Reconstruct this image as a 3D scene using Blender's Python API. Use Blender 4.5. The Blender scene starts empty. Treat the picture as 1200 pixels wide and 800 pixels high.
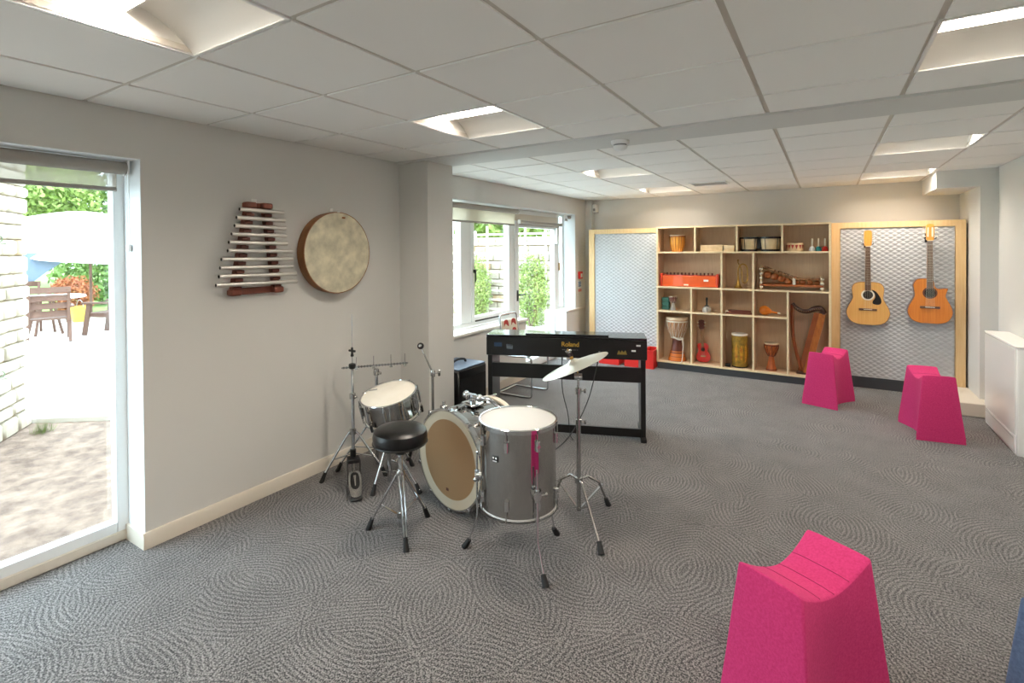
import bpy, bmesh, math, random
from mathutils import Matrix, Vector
random.seed(7)
sc = bpy.context.scene
COL = sc.collection
PI = math.pi

# ------------------------------------------------------------------ camera
CAMPOS = (3.15693, 0.0, 1.63156)
YAW, PITCH, ROLL = -0.5653, -0.0107, 0.0067
def cam_rows():
    c, s = math.cos(YAW), math.sin(YAW)
    A = Matrix(((c, -s, 0), (0, 0, 1), (s, c, 0)))
    c, s = math.cos(PITCH), math.sin(PITCH)
    B = Matrix(((1, 0, 0), (0, c, -s), (0, s, c)))
    c, s = math.cos(ROLL), math.sin(ROLL)
    C = Matrix(((c, -s, 0), (s, c, 0), (0, 0, 1)))
    return C @ B @ A
R_ = cam_rows()
camd = bpy.data.cameras.new('camera')
camo = bpy.data.objects.new('camera', camd)
COL.objects.link(camo)
right, up, fwd = R_[0], R_[1], R_[2]
camo.matrix_world = Matrix(((right[0], up[0], -fwd[0], CAMPOS[0]), (right[1], up[1], -fwd[1], CAMPOS[1]),
                            (right[2], up[2], -fwd[2], CAMPOS[2]), (0, 0, 0, 1)))
camd.sensor_width = 36.0
camd.lens = 596.81 / 1200 * 36
camd.shift_x = (600 - 589.46) / 1200
camd.shift_y = (298.0 - 400) / 1200
camd.clip_start = 0.05
camd.clip_end = 300
sc.camera = camo

# ------------------------------------------------------------------ world and exposure
w = bpy.data.worlds.new('sky'); sc.world = w; w.use_nodes = True
bg = w.node_tree.nodes['Background']
bg.inputs[0].default_value = (0.74, 0.88, 1.0, 1); bg.inputs[1].default_value = 4.8
sc.view_settings.view_transform = 'Standard'
sc.view_settings.look = 'None'
sc.view_settings.gamma = 1
sc.view_settings.use_curve_mapping = False
sc.view_settings.exposure = 1.1
LAMP = 74.0           # emission strength of the ceiling lamps
LAMP_COL = (1.0, 0.885, 0.76)
sc.cycles.use_denoising = True
sc.cycles.max_bounces = 8
sc.cycles.diffuse_bounces = 5
sc.cycles.caustics_reflective = False
sc.cycles.caustics_refractive = False
sc.cycles.sample_clamp_indirect = 6

# ------------------------------------------------------------------ materials
def lin(c):
    c = c / 255.0
    return c / 12.92 if c <= 0.04045 else ((c + 0.055) / 1.055) ** 2.4
def rgb(h):
    if isinstance(h, str):
        return tuple(lin(int(h[i:i + 2], 16)) for i in (0, 2, 4)) + (1,)
    return tuple(lin(v) for v in h) + (1,)
MATS = {}
def newmat(name):
    m = bpy.data.materials.new(name); m.use_nodes = True
    nt = m.node_tree
    b = nt.nodes['Principled BSDF']
    MATS[name] = m
    return m, nt, b
def N(nt, t, **kw):
    n = nt.nodes.new(t)
    for k, v in kw.items():
        if k in n.inputs.keys() if isinstance(k, str) else False:
            n.inputs[k].default_value = v
        else:
            setattr(n, k, v)
    return n
def setin(n, **kw):
    for k, v in kw.items():
        n.inputs[k.replace('_', ' ')].default_value = v
def mat(name, col, rough=0.5, metal=0.0, spot=None, spotamt=0.0, spotscale=6.0, bump=0.0, bscale=60.0, coat=0.0, stretch=None, spec=None):
    """plain colour, with an optional second colour mixed in by noise and an optional noise bump"""
    m, nt, b = newmat(name)
    b.inputs['Base Color'].default_value = rgb(col)
    b.inputs['Roughness'].default_value = rough
    b.inputs['Metallic'].default_value = metal
    if coat: b.inputs['Coat Weight'].default_value = coat
    if spec is not None: b.inputs['Specular IOR Level'].default_value = spec
    tc = nt.nodes.new('ShaderNodeTexCoord')
    vec = tc.outputs['Object']
    if stretch:
        mp = nt.nodes.new('ShaderNodeMapping'); mp.inputs['Scale'].default_value = stretch
        nt.links.new(vec, mp.inputs[0]); vec = mp.outputs[0]
    if spot:
        nz = nt.nodes.new('ShaderNodeTexNoise'); nz.inputs['Scale'].default_value = spotscale; nz.inputs['Detail'].default_value = 5
        nt.links.new(vec, nz.inputs['Vector'])
        rp = nt.nodes.new('ShaderNodeValToRGB')
        rp.color_ramp.elements[0].position = 0.5 - 0.2; rp.color_ramp.elements[1].position = 0.5 + 0.2
        rp.color_ramp.elements[0].color = rgb(col)
        c2 = rgb(spot); c1 = rgb(col)
        rp.color_ramp.elements[1].color = tuple(c1[i] + (c2[i] - c1[i]) * spotamt for i in range(3)) + (1,)
        nt.links.new(nz.outputs[0], rp.inputs[0]); nt.links.new(rp.outputs[0], b.inputs['Base Color'])
    if bump:
        nb = nt.nodes.new('ShaderNodeTexNoise'); nb.inputs['Scale'].default_value = bscale; nb.inputs['Detail'].default_value = 4
        nt.links.new(vec, nb.inputs['Vector'])
        bp = nt.nodes.new('ShaderNodeBump'); bp.inputs['Strength'].default_value = bump; bp.inputs['Distance'].default_value = 0.01
        nt.links.new(nb.outputs[0], bp.inputs['Height']); nt.links.new(bp.outputs[0], b.inputs['Normal'])
    return m
def wood(name, c1, c2, stretch, scale=9.0, rough=0.45, coat=0.0):
    m, nt, b = newmat(name)
    tc = nt.nodes.new('ShaderNodeTexCoord'); mp = nt.nodes.new('ShaderNodeMapping')
    mp.inputs['Scale'].default_value = stretch
    nz = nt.nodes.new('ShaderNodeTexNoise'); nz.inputs['Scale'].default_value = scale; nz.inputs['Detail'].default_value = 6; nz.inputs['Distortion'].default_value = 0.6
    rp = nt.nodes.new('ShaderNodeValToRGB')
    rp.color_ramp.elements[0].position = 0.32; rp.color_ramp.elements[1].position = 0.7
    rp.color_ramp.elements[0].color = rgb(c1); rp.color_ramp.elements[1].color = rgb(c2)
    L = nt.links.new
    L(tc.outputs['Object'], mp.inputs[0]); L(mp.outputs[0], nz.inputs['Vector']); L(nz.outputs[0], rp.inputs[0]); L(rp.outputs[0], b.inputs['Base Color'])
    b.inputs['Roughness'].default_value = rough
    if coat: b.inputs['Coat Weight'].default_value = coat
    return m
def glassmat(name, tint=(1, 1, 1), refl=0.06):
    m = bpy.data.materials.new(name); m.use_nodes = True; nt = m.node_tree
    nt.nodes.clear()
    o = nt.nodes.new('ShaderNodeOutputMaterial'); t = nt.nodes.new('ShaderNodeBsdfTransparent'); g = nt.nodes.new('ShaderNodeBsdfGlossy'); mx = nt.nodes.new('ShaderNodeMixShader')
    t.inputs[0].default_value = tint + (1,); g.inputs['Roughness'].default_value = 0.02; mx.inputs[0].default_value = refl
    nt.links.new(t.outputs[0], mx.inputs[1]); nt.links.new(g.outputs[0], mx.inputs[2]); nt.links.new(mx.outputs[0], o.inputs[0])
    MATS[name] = m; return m
def sheer(name, col, opacity):
    m = bpy.data.materials.new(name); m.use_nodes = True; nt = m.node_tree
    nt.nodes.clear()
    o = nt.nodes.new('ShaderNodeOutputMaterial'); t = nt.nodes.new('ShaderNodeBsdfTransparent'); d = nt.nodes.new('ShaderNodeBsdfDiffuse'); tl = nt.nodes.new('ShaderNodeBsdfTranslucent')
    m1 = nt.nodes.new('ShaderNodeMixShader'); m2 = nt.nodes.new('ShaderNodeMixShader')
    d.inputs[0].default_value = rgb(col); tl.inputs[0].default_value = rgb(col)
    m1.inputs[0].default_value = 0.4; m2.inputs[0].default_value = opacity
    L = nt.links.new
    L(d.outputs[0], m1.inputs[1]); L(tl.outputs[0], m1.inputs[2]); L(t.outputs[0], m2.inputs[1]); L(m1.outputs[0], m2.inputs[2]); L(m2.outputs[0], o.inputs[0])
    MATS[name] = m; return m
def emit(name, col, s):
    m = bpy.data.materials.new(name); m.use_nodes = True; nt = m.node_tree
    nt.nodes.clear()
    o = nt.nodes.new('ShaderNodeOutputMaterial'); e = nt.nodes.new('ShaderNodeEmission')
    e.inputs[0].default_value = col + (1,); e.inputs[1].default_value = s
    nt.links.new(e.outputs[0], o.inputs[0]); MATS[name] = m; return m

def carpet():
    m, nt, b = newmat('carpet')
    L = nt.links.new
    tc = nt.nodes.new('ShaderNodeTexCoord'); P = tc.outputs['Object']
    nz = nt.nodes.new('ShaderNodeTexNoise'); nz.inputs['Scale'].default_value = 2.2; nz.inputs['Detail'].default_value = 1.0
    L(P, nz.inputs['Vector'])
    sub = nt.nodes.new('ShaderNodeVectorMath'); sub.operation = 'SUBTRACT'; sub.inputs[1].default_value = (0.5, 0.5, 0.5)
    scl = nt.nodes.new('ShaderNodeVectorMath'); scl.operation = 'SCALE'; scl.inputs['Scale'].default_value = 0.10
    add = nt.nodes.new('ShaderNodeVectorMath'); add.operation = 'ADD'
    L(nz.outputs['Color'], sub.inputs[0]); L(sub.outputs[0], scl.inputs[0]); L(scl.outputs[0], add.inputs[0]); L(P, add.inputs[1])
    vo = nt.nodes.new('ShaderNodeTexVoronoi'); vo.voronoi_dimensions = '2D'; vo.feature = 'F2'; vo.inputs['Scale'].default_value = 1.9
    L(add.outputs[0], vo.inputs['Vector'])
    mul = nt.nodes.new('ShaderNodeMath'); mul.operation = 'MULTIPLY'; mul.inputs[1].default_value = 2 * PI / (1.9 * 0.023)
    sn = nt.nodes.new('ShaderNodeMath'); sn.operation = 'SINE'
    L(vo.outputs['Distance'], mul.inputs[0]); L(mul.outputs[0], sn.inputs[0])
    # broken, fuzzy tufts
    n2 = nt.nodes.new('ShaderNodeTexNoise'); n2.inputs['Scale'].default_value = 150; n2.inputs['Detail'].default_value = 2
    L(P, n2.inputs['Vector'])
    n3 = nt.nodes.new('ShaderNodeTexNoise'); n3.inputs['Scale'].default_value = 5; n3.inputs['Detail'].default_value = 2
    L(P, n3.inputs['Vector'])
    a1 = nt.nodes.new('ShaderNodeMath'); a1.operation = 'MULTIPLY_ADD'; a1.inputs[1].default_value = 0.10; L(sn.outputs[0], a1.inputs[0])
    s2 = nt.nodes.new('ShaderNodeMath'); s2.operation = 'MULTIPLY_ADD'; s2.inputs[1].default_value = 2.0; s2.inputs[2].default_value = -0.5; L(n2.outputs[0], s2.inputs[0])
    L(s2.outputs[0], a1.inputs[2])
    a2 = nt.nodes.new('ShaderNodeMath'); a2.operation = 'MULTIPLY_ADD'; a2.inputs[1].default_value = 0.18; L(n3.outputs[0], a2.inputs[0]); 
    s3 = nt.nodes.new('ShaderNodeMath'); s3.operation = 'ADD'; s3.inputs[1].default_value = -0.09; L(a1.outputs[0], s3.inputs[0]); L(s3.outputs[0], a2.inputs[2])
    rp = nt.nodes.new('ShaderNodeValToRGB')
    rp.color_ramp.elements[0].position = 0.30; rp.color_ramp.elements[0].color = rgb('1e1d1e')
    rp.color_ramp.elements[1].position = 0.80; rp.color_ramp.elements[1].color = rgb('8c8987')
    L(a2.outputs[0], rp.inputs[0]); L(rp.outputs[0], b.inputs['Base Color'])
    b.inputs['Roughness'].default_value = 0.95; b.inputs['Specular IOR Level'].default_value = 0.15
    b.inputs['Sheen Weight'].default_value = 0.25; b.inputs['Sheen Roughness'].default_value = 0.5
    bp = nt.nodes.new('ShaderNodeBump'); bp.inputs['Strength'].default_value = 0.5; bp.inputs['Distance'].default_value = 0.006
    L(a2.outputs[0], bp.inputs['Height']); L(bp.outputs[0], b.inputs['Normal'])
    return m
carpet()
mat('wall_paint', 'd6d5d1', 0.85, bump=0.03, bscale=250)
mat('reveal_paint', 'e2e5e6', 0.7)
mat('white_trim', 'e6e2da', 0.45)
mat('cream_trim', 'd8d0c2', 0.5)
mat('ceiling_tile', 'f2f0ec', 0.9, bump=0.05, bscale=400)
mat('tee_bar', 'd0cac0', 0.6)
mat('white_frame', 'eef1f1', 0.35)
mat('white_metal', 'f0efec', 0.35)
mat('white_plastic', 'efefed', 0.4)
mat('grey_plastic', '8d8d8d', 0.5)
mat('black_plastic', '121212', 0.4)
mat('black_rubber', '0d0d0d', 0.7)
mat('black_satin', '0c0b0b', 0.32)
mat('black_leather', '0b0b0c', 0.3, bump=0.15, bscale=120)
mat('chrome', 'd4d6d8', 0.12, 1.0)
mat('chrome_soft', 'b4b4b2', 0.22, 1.0)
mat('steel_shell', 'b5b3b0', 0.05, 1.0)
mat('drum_head', 'cfcfcc', 0.5)
mat('drum_head_snare', 'efeade', 0.55, spot='d8d0be', spotamt=0.5, spotscale=9)
mat('calf_head', 'e3dbc0', 0.7, spot='a29d88', spotamt=0.8, spotscale=11)
mat('cream_hoop', 'd9d0bd', 0.5)
mat('brown_hoop', '7d4c25', 0.5, spot='93602f', spotamt=0.8, spotscale=14)
mat('red_brown_wood', '7d4230', 0.5, spot='65301f', spotamt=0.8, spotscale=20)
mat('aluminium', 'dddad4', 0.38, 0.9)
mat('hole_dark', '17120e', 0.8)
mat('bronze', 'd8d2c4', 0.28, 0.85)
mat('felt_dark', '2b2024', 0.9)
mat('brass', 'b08a45', 0.3, 0.9)
wood('ply_edge', 'e2cda4', 'ecdcb8', (2, 2, 20), 4)
wood('oak_panel', 'd6b998', 'dfc5a4', (25, 25, 1.6), 3, 0.6)
wood('pine_frame', 'dcb983', 'e6c896', (14, 14, 1.2), 3, 0.5)
mat('kick_dark', '3a3d41', 0.55)
mat('quilt', 'bdbfc1', 0.45, bump=0.08, bscale=90)
mat('pink_felt', 'b82662', 0.95, spot='c93674', spotamt=0.9, spotscale=130, bump=0.3, bscale=400)
mat('pink_seam', '8d1a4f', 0.95)
mat('blue_felt', '4a5d7c', 0.95, spot='5c7192', spotamt=0.9, spotscale=130, bump=0.3, bscale=400)
mat('gold_print', 'd2a845', 0.35, 0.5)
mat('white_print', 'e8e8e6', 0.5)
mat('blue_print', '2f6ea5', 0.4)
mat('red_plastic', 'd32a24', 0.4)
mat('red_gloss', 'c8281c', 0.25, coat=0.5)
mat('orange_wood', 'e0601f', 0.4, spot='d05018', spotamt=0.7, spotscale=8, coat=0.2)
mat('red_lacquer', 'c33a22', 0.3, coat=0.3)
wood('spruce', 'd9a157', 'e2b066', (30, 30, 1.0), 3, 0.3, 0.5)
wood('cedar', 'c9731f', 'd8832c', (30, 30, 1.0), 3, 0.28, 0.5)
mat('guitar_side', '5a2f17', 0.3, coat=0.4)
wood('neck_wood', '8a5930', '9a6738', (20, 20, 2), 4, 0.4)
wood('maple', 'd79a3f', 'e5ab50', (20, 20, 2), 4, 0.35, 0.3)
mat('fretboard', '5f4230', 0.5)
mat('ivory', 'ece6d4', 0.4)
mat('string_metal', 'c9c3b4', 0.3, 0.9)
wood('djembe_wood', 'a04f22', 'c0692e', (12, 12, 3), 5, 0.4, 0.2)
mat('djembe_dark', '5b2a1e', 0.45, spot='6f3525', spotamt=0.8, spotscale=12)
mat('djembe_orange', 'c46a22', 0.45)
mat('goat_skin', 'd9c6a4', 0.7, spot='b5987a', spotamt=0.7, spotscale=18)
mat('djembe_bowl', 'b98a63', 0.6, spot='a37450', spotamt=0.8, spotscale=15)
mat('rope', 'd8cfbe', 0.8)
wood('stripe_drum', 'c8872f', 'e2a849', (10, 10, 1), 6, 0.4)
mat('stripe_dark', '8a4e1c', 0.5)
mat('yellow_drum', 'b58b2a', 0.6, spot='6f5f24', spotamt=0.9, spotscale=22)
mat('yellow_patch', 'd7a62c', 0.6, spot='a9521d', spotamt=0.9, spotscale=28)
mat('gourd', 'a8602a', 0.5, spot='8a461c', spotamt=0.8, spotscale=25)
mat('maraca', 'd97b1e', 0.35, coat=0.3)
mat('teal', '4e9088', 0.5, spot='3e7d78', spotamt=0.8, spotscale=20)
mat('teal_bright', '1f8f98', 0.4)
mat('pale_wood', 'e2cda6', 0.5, spot='cbb084', spotamt=0.8, spotscale=15)
mat('tan_key', '9a7046', 0.55, spot='7a5430', spotamt=0.9, spotscale=30)
wood('harp_wood', '7c3f1c', '985425', (6, 6, 2), 6, 0.3, 0.4)
wood('harp_light', '9d5c26', 'b87434', (6, 6, 2), 6, 0.3, 0.4)
mat('harp_dark', '3c1d12', 0.35, coat=0.3)
mat('red_pattern', 'a5322c', 0.6)
mat('grey_stone', 'b9b6b0', 0.6, spot='8c8a86', spotamt=0.8, spotscale=25)
glassmat('window_glass', (0.97, 1.0, 0.99), 0.05)
sheer('smoky_head', 'bf9d78', 0.8)
mat('head_ring', 'b9ad97', 0.55)
sheer('blind_sheer', 'b9b0a3', 0.55)
sheer('blind_cream', 'e9e3d4', 0.85)
mat('blue_dark', '27405e', 0.7)
mat('black_gloss', '15161a', 0.15, coat=0.3)
mat('gold_dim', '8a7434', 0.5, 0.3)
mat('amp_top', '5f6d80', 0.35)
mat('white_gloss', 'eceae6', 0.18)
mat('blind_roll', 'a39d95', 0.8)
mat('pale_red', 'd98a82', 0.6)
mat('green_print', '9fc49a', 0.6)
emit('lamp_glow', LAMP_COL, LAMP)
mat('reflector', 'f2efe9', 0.45)
# outdoors
mat('stone', 'bdb4a6', 0.9, spot='a0927c', spotamt=0.8, spotscale=7, bump=0.6, bscale=18)
mat('stone_rust', 'b08a5c', 0.9, spot='c4b59c', spotamt=0.9, spotscale=9, bump=0.6, bscale=18)
mat('mortar', '8f7c62', 0.95, bump=0.5, bscale=50)
mat('dirt', '604e43', 0.95, spot='8f7a6b', spotamt=1.0, spotscale=9, bump=0.9, bscale=35)
mat('patio', 'e4e0d8', 0.9, spot='d6d1c7', spotamt=0.8, spotscale=1.5)
mat('lawn', '6f9440', 0.95, spot='8fa858', spotamt=0.9, spotscale=5)
mat('leaf', '6c8438', 0.7, spot='95a35c', spotamt=0.9, spotscale=3)
mat('leaf_dark', '4d6b2c', 0.7, spot='6f8c42', spotamt=0.9, spotscale=3)
mat('leaf_red', '8f4a34', 0.7, spot='c47a4a', spotamt=0.9, spotscale=4)
mat('bark', '6a5a4a', 0.9)
mat('bench_wood', '4d3226', 0.75, spot='5f4234', spotamt=0.8, spotscale=8)
mat('canopy_white', 'f2f2f0', 0.8)
mat('canopy_blue', '566575', 0.8)
mat('canopy_teal', '8fc4b8', 0.8)
mat('trellis_wood', 'd9d2c4', 0.8)
mat('yellow_plastic', 'e0b838', 0.5)

# ------------------------------------------------------------------ mesh builder
def smooth_poly(ctrl, k=6, closed=True):
    """Catmull-Rom through control points"""
    n = len(ctrl); out = []
    segs = n if closed else n - 1
    for i in range(segs):
        def g(j):
            return Vector(ctrl[j % n]) if closed else Vector(ctrl[max(0, min(n - 1, j))])
        p0, p1, p2, p3 = g(i - 1), g(i), g(i + 1), g(i + 2)
        for t in range(k):
            u = t / k
            out.append(0.5 * ((2 * p1) + (-p0 + p2) * u + (2 * p0 - 5 * p1 + 4 * p2 - p3) * u * u + (-p0 + 3 * p1 - 3 * p2 + p3) * u ** 3))
    if not closed: out.append(Vector(ctrl[-1]))
    return [tuple(p) for p in out]
def frame_to(d):
    d = Vector(d).normalized()
    a = Vector((0, 0, 1)) if abs(d.z) < 0.95 else Vector((1, 0, 0))
    x = a.cross(d).normalized(); y = d.cross(x)
    return x, y, d
class MB:
    def __init__(s): s.v = []; s.f = []
    def add(s, vs, fs, M=None):
        o = len(s.v)
        s.v += [tuple(M @ Vector(p)) for p in vs] if M is not None else [tuple(p) for p in vs]
        s.f += [tuple(i + o for i in f) for f in fs]
        return s
    def box(s, x0, y0, z0, x1, y1, z1, bev=0.0, M=None, seg=1):
        if bev > 0:
            bm = bmesh.new(); bmesh.ops.create_cube(bm, size=1)
            for v in bm.verts:
                v.co = Vector((x0 + (v.co.x + .5) * (x1 - x0), y0 + (v.co.y + .5) * (y1 - y0), z0 + (v.co.z + .5) * (z1 - z0)))
            bmesh.ops.bevel(bm, geom=list(bm.edges), offset=bev, segments=seg, affect='EDGES', profile=0.5)
            bm.verts.index_update()
            s.add([v.co[:] for v in bm.verts], [[v.index for v in f.verts] for f in bm.faces], M); bm.free()
            return s
        return s.add([(x0, y0, z0), (x1, y0, z0), (x1, y1, z0), (x0, y1, z0), (x0, y0, z1), (x1, y0, z1), (x1, y1, z1), (x0, y1, z1)],
                     [(3, 2, 1, 0), (4, 5, 6, 7), (0, 1, 5, 4), (1, 2, 6, 5), (2, 3, 7, 6), (3, 0, 4, 7)], M)
    def cyl(s, p0, p1, r0, r1=None, n=12, M=None):
        r1 = r0 if r1 is None else r1
        p0, p1 = Vector(p0), Vector(p1); x, y, d = frame_to(p1 - p0)
        vs = []
        for p, r in ((p0, r0), (p1, r1)):
            for i in range(n):
                a = 2 * PI * i / n; vs.append(tuple(p + x * (r * math.cos(a)) + y * (r * math.sin(a))))
        fs = [(i, (i + 1) % n, n + (i + 1) % n, n + i) for i in range(n)] + [tuple(range(n - 1, -1, -1)), tuple(range(n, 2 * n))]
        return s.add(vs, fs, M)
    def bar(s, p0, p1, w, t, upv=(0, 0, 1), M=None):
        """flat bar from p0 to p1: w wide, t thick"""
        p0, p1 = Vector(p0), Vector(p1); d = (p1 - p0).normalized(); u = Vector(upv)
        x = d.cross(u).normalized() * (w / 2); y = x.cross(d).normalized() * (t / 2)
        vs = [tuple(p + x * a + y * b) for p in (p0, p1) for a, b in ((-1, -1), (1, -1), (1, 1), (-1, 1))]
        return s.add(vs, [(3, 2, 1, 0), (4, 5, 6, 7), (0, 1, 5, 4), (1, 2, 6, 5), (2, 3, 7, 6), (3, 0, 4, 7)], M)
    def tube(s, pts, r, n=8, closed=False, M=None):
        pts = [Vector(p) for p in pts]; m = len(pts); rs = r if isinstance(r, (list, tuple)) else [r] * m
        vs = []; px = None
        for i, p in enumerate(pts):
            if closed: d = pts[(i + 1) % m] - pts[i - 1]
            else: d = pts[min(i + 1, m - 1)] - pts[max(i - 1, 0)]
            d.normalize()
            if px is None: x, y, _ = frame_to(d)
            else:
                x = (px - d * px.dot(d))
                x = x.normalized() if x.length > 1e-6 else frame_to(d)[0]
                y = d.cross(x)
            px = x
            for k in range(n):
                a = 2 * PI * k / n; vs.append(tuple(p + x * (rs[i] * math.cos(a)) + y * (rs[i] * math.sin(a))))
        fs = []
        for i in range(m if closed else m - 1):
            j = (i + 1) % m
            for k in range(n): fs.append((i * n + k, i * n + (k + 1) % n, j * n + (k + 1) % n, j * n + k))
        if not closed: fs += [tuple(range(n - 1, -1, -1)), tuple(range((m - 1) * n, m * n))]
        return s.add(vs, fs, M)
    def lathe(s, prof, n=24, M=None):
        vs = []; m = len(prof)
        for r, z in prof:
            for k in range(n):
                a = 2 * PI * k / n; vs.append((r * math.cos(a), r * math.sin(a), z))
        fs = [(i * n + k, i * n + (k + 1) % n, (i + 1) * n + (k + 1) % n, (i + 1) * n + k) for i in range(m - 1) for k in range(n)]
        if prof[0][0] > 1e-5: fs.append(tuple(range(n - 1, -1, -1)))
        if prof[-1][0] > 1e-5: fs.append(tuple(range((m - 1) * n, m * n)))
        return s.add(vs, fs, M)
    def ring(s, prof, n=32, M=None):
        """closed profile (r,z) revolved"""
        vs = []; m = len(prof)
        for r, z in prof:
            for k in range(n):
                a = 2 * PI * k / n; vs.append((r * math.cos(a), r * math.sin(a), z))
        fs = [(i * n + k, i * n + (k + 1) % n, ((i + 1) % m) * n + (k + 1) % n, ((i + 1) % m) * n + k) for i in range(m) for k in range(n)]
        return s.add(vs, fs, M)
    def prism(s, poly, vec, M=None):
        vec = Vector(vec); n = len(poly)
        vs = [tuple(p) for p in poly] + [tuple(Vector(p) + vec) for p in poly]
        fs = [(i, (i + 1) % n, n + (i + 1) % n, n + i) for i in range(n)] + [tuple(range(n - 1, -1, -1)), tuple(range(n, 2 * n))]
        return s.add(vs, fs, M)
    def sph(s, c, r, n=12, sc=(1, 1, 1), M=None):
        prof = [(0 if i in (0, n) else math.sin(PI * i / n), -math.cos(PI * i / n)) for i in range(n + 1)]
        T = Matrix.Translation(c) @ Matrix.Diagonal((r * sc[0], r * sc[1], r * sc[2], 1))
        if M is not None: T = M @ T
        return s.lathe(prof, max(8, n + 4), T)
    def mesh(s, name, angle=38):
        me = bpy.data.meshes.new(name); me.from_pydata(s.v, [], s.f)
        bm = bmesh.new(); bm.from_mesh(me)
        bmesh.ops.remove_doubles(bm, verts=bm.verts, dist=1e-6)
        bmesh.ops.recalc_face_normals(bm, faces=bm.faces)
        bm.to_mesh(me); bm.free()
        for p in me.polygons: p.use_smooth = True
        me.set_sharp_from_angle(angle=math.radians(angle))
        me.update(); return me
def T(x, y, z): return Matrix.Translation((x, y, z))
def RX(a): return Matrix.Rotation(a, 4, 'X')
def RY(a): return Matrix.Rotation(a, 4, 'Y')
def RZ(a): return Matrix.Rotation(a, 4, 'Z')
def tag(o, label=None, cat=None, group=None, kind=None):
    for k, v in (('label', label), ('category', cat), ('group', group), ('kind', kind)):
        if v: o[k] = v
    return o
def obj(name, mb, material, parent=None, angle=38):
    me = mb.mesh(name, angle) if isinstance(mb, MB) else mb
    if len(me.materials) == 0: me.materials.append(MATS[material])
    o = bpy.data.objects.new(name, me); COL.objects.link(o)
    if parent is not None: o.parent = parent
    return o
def thing(name, label, cat, loc=(0, 0, 0), rz=0.0, group=None):
    o = bpy.data.objects.new(name, None); COL.objects.link(o)
    o.empty_display_size = 0.1
    o.location = loc; o.rotation_euler = (0, 0, rz)
    return tag(o, label, cat, group)
def struct(name, mb, material, label, cat, parent=None):
    o = obj(name, mb, material, parent)
    if parent is None: tag(o, label, cat, kind='structure')
    return o
def copy_tree(o, parent=None):
    c = o.copy(); COL.objects.link(c); c.parent = parent
    for ch in list(o.children): copy_tree(ch, c)
    return c
def text(name, body, size, material, parent, M, extrude=0.0006, spacing=1.0):
    cu = bpy.data.curves.new(name, 'FONT'); cu.body = body; cu.size = size; cu.extrude = extrude
    cu.offset = size * .018; cu.align_x = 'CENTER'; cu.align_y = 'CENTER'; cu.space_character = spacing
    cu.materials.append(MATS[material])
    fo = bpy.data.objects.new(name + '_curve', cu); COL.objects.link(fo)
    me = bpy.data.meshes.new_from_object(fo.evaluated_get(bpy.context.evaluated_depsgraph_get()))
    bpy.data.objects.remove(fo); bpy.data.curves.remove(cu)
    me.transform(M); me.name = name
    o = bpy.data.objects.new(name, me); COL.objects.link(o); o.parent = parent
    return o

# ------------------------------------------------------------------ the room
H = 2.388
XR = 4.565; YB = 7.62; YN = -2.6; XW = -0.06
GX0, GY0 = 0.479, 2.844
WOUT = -0.42
# floor
struct('floor', MB().box(-0.3, YN, -0.12, XR + .1, YB + .1, 0.0), 'carpet', 'grey looped carpet with swirling line pattern across the whole floor', 'floor')
# left wall with the tall window opening (y -0.95..1.293, z 0..2.135)
WY0, WY1, WZ1 = -0.95, 1.293, 2.135
m = MB()
m.box(-0.30, WY1, 0, 0, 3.285, H + .35); m.box(-0.30, YN, 0, 0, WY0, H + .35); m.box(-0.30, WY0, WZ1, 0, WY1, H + .35)
struct('wall_left', m, 'wall_paint', 'warm grey painted wall carrying the metallophone and frame drum', 'wall')
struct('wall_pilaster', MB().box(-0.30, 3.285, 0, 0.325, 3.625, H + .35), 'wall_paint', 'square grey pilaster projecting between left wall and far windows', 'pilaster')
# window wall of the far part
m = MB()
m.box(WOUT, 3.625, 2.15, XW, YB, H + .35)                  # header
m.box(WOUT, 3.625, 0, XW, 5.60, 0.72)                      # dado under the casement window
m.box(WOUT, 6.80, 0, XW, 7.12, 0.70)                       # dado under the narrow window
m.box(WOUT, 7.12, 0, XW, YB, 2.15)
m.box(WOUT, 3.625, .72, XW, 3.70, 2.15)
struct('wall_window', m, 'wall_paint', 'pale grey wall holding the far casement window and glazed door', 'wall')
struct('trim_1', MB().box(XW - .20, 3.63, .72, XW + .03, 5.62, .75, .006), 'white_trim', 'white window sill board under the far casement window', 'window sill')
struct('trim_2', MB().box(XW - .20, 6.785, .70, XW + .025, 7.46, .725, .006), 'white_trim', 'short white sill board under the narrow window beside the door', 'window sill')
struct('wall_back', MB().box(WOUT, YB, 0, XR + .4, YB + .25, H + .35), 'wall_paint', 'pale grey back wall above the instrument shelves', 'wall')
struct('wall_corner', MB().box(XW, 7.5, 0, 0.05, YB, H + .1), 'wall_paint', 'narrow boxed-in pipe column in the far left corner', 'wall')
struct('wall_right', MB().box(XR, YN, 0, XR + .25, 6.715, H + .35), 'wall_paint', 'pale wall at the right edge behind the radiator cover', 'wall')
m = MB(); m.box(4.43, 6.715, 0, XR + .25, YB, H + .3); m.box(4.10, 6.715, 2.215, 4.43, YB, H + .3)
struct('wall_column', m, 'wall_paint', 'grey column and boxed beam end in the far right corner', 'column')
struct('wall_rear', MB().box(-0.3, YN - .2, 0, XR + .25, YN, H + .35), 'wall_paint', 'plain grey wall behind the viewer', 'wall')
struct('trim_3', MB().box(4.13, 6.48, 0, 4.435, 7.17, 0.13, .008).box(4.43, 6.48, 0, XR, 6.715, .13, .008), 'cream_trim', 'low cream boxed step at the foot of the right column', 'step')
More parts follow.
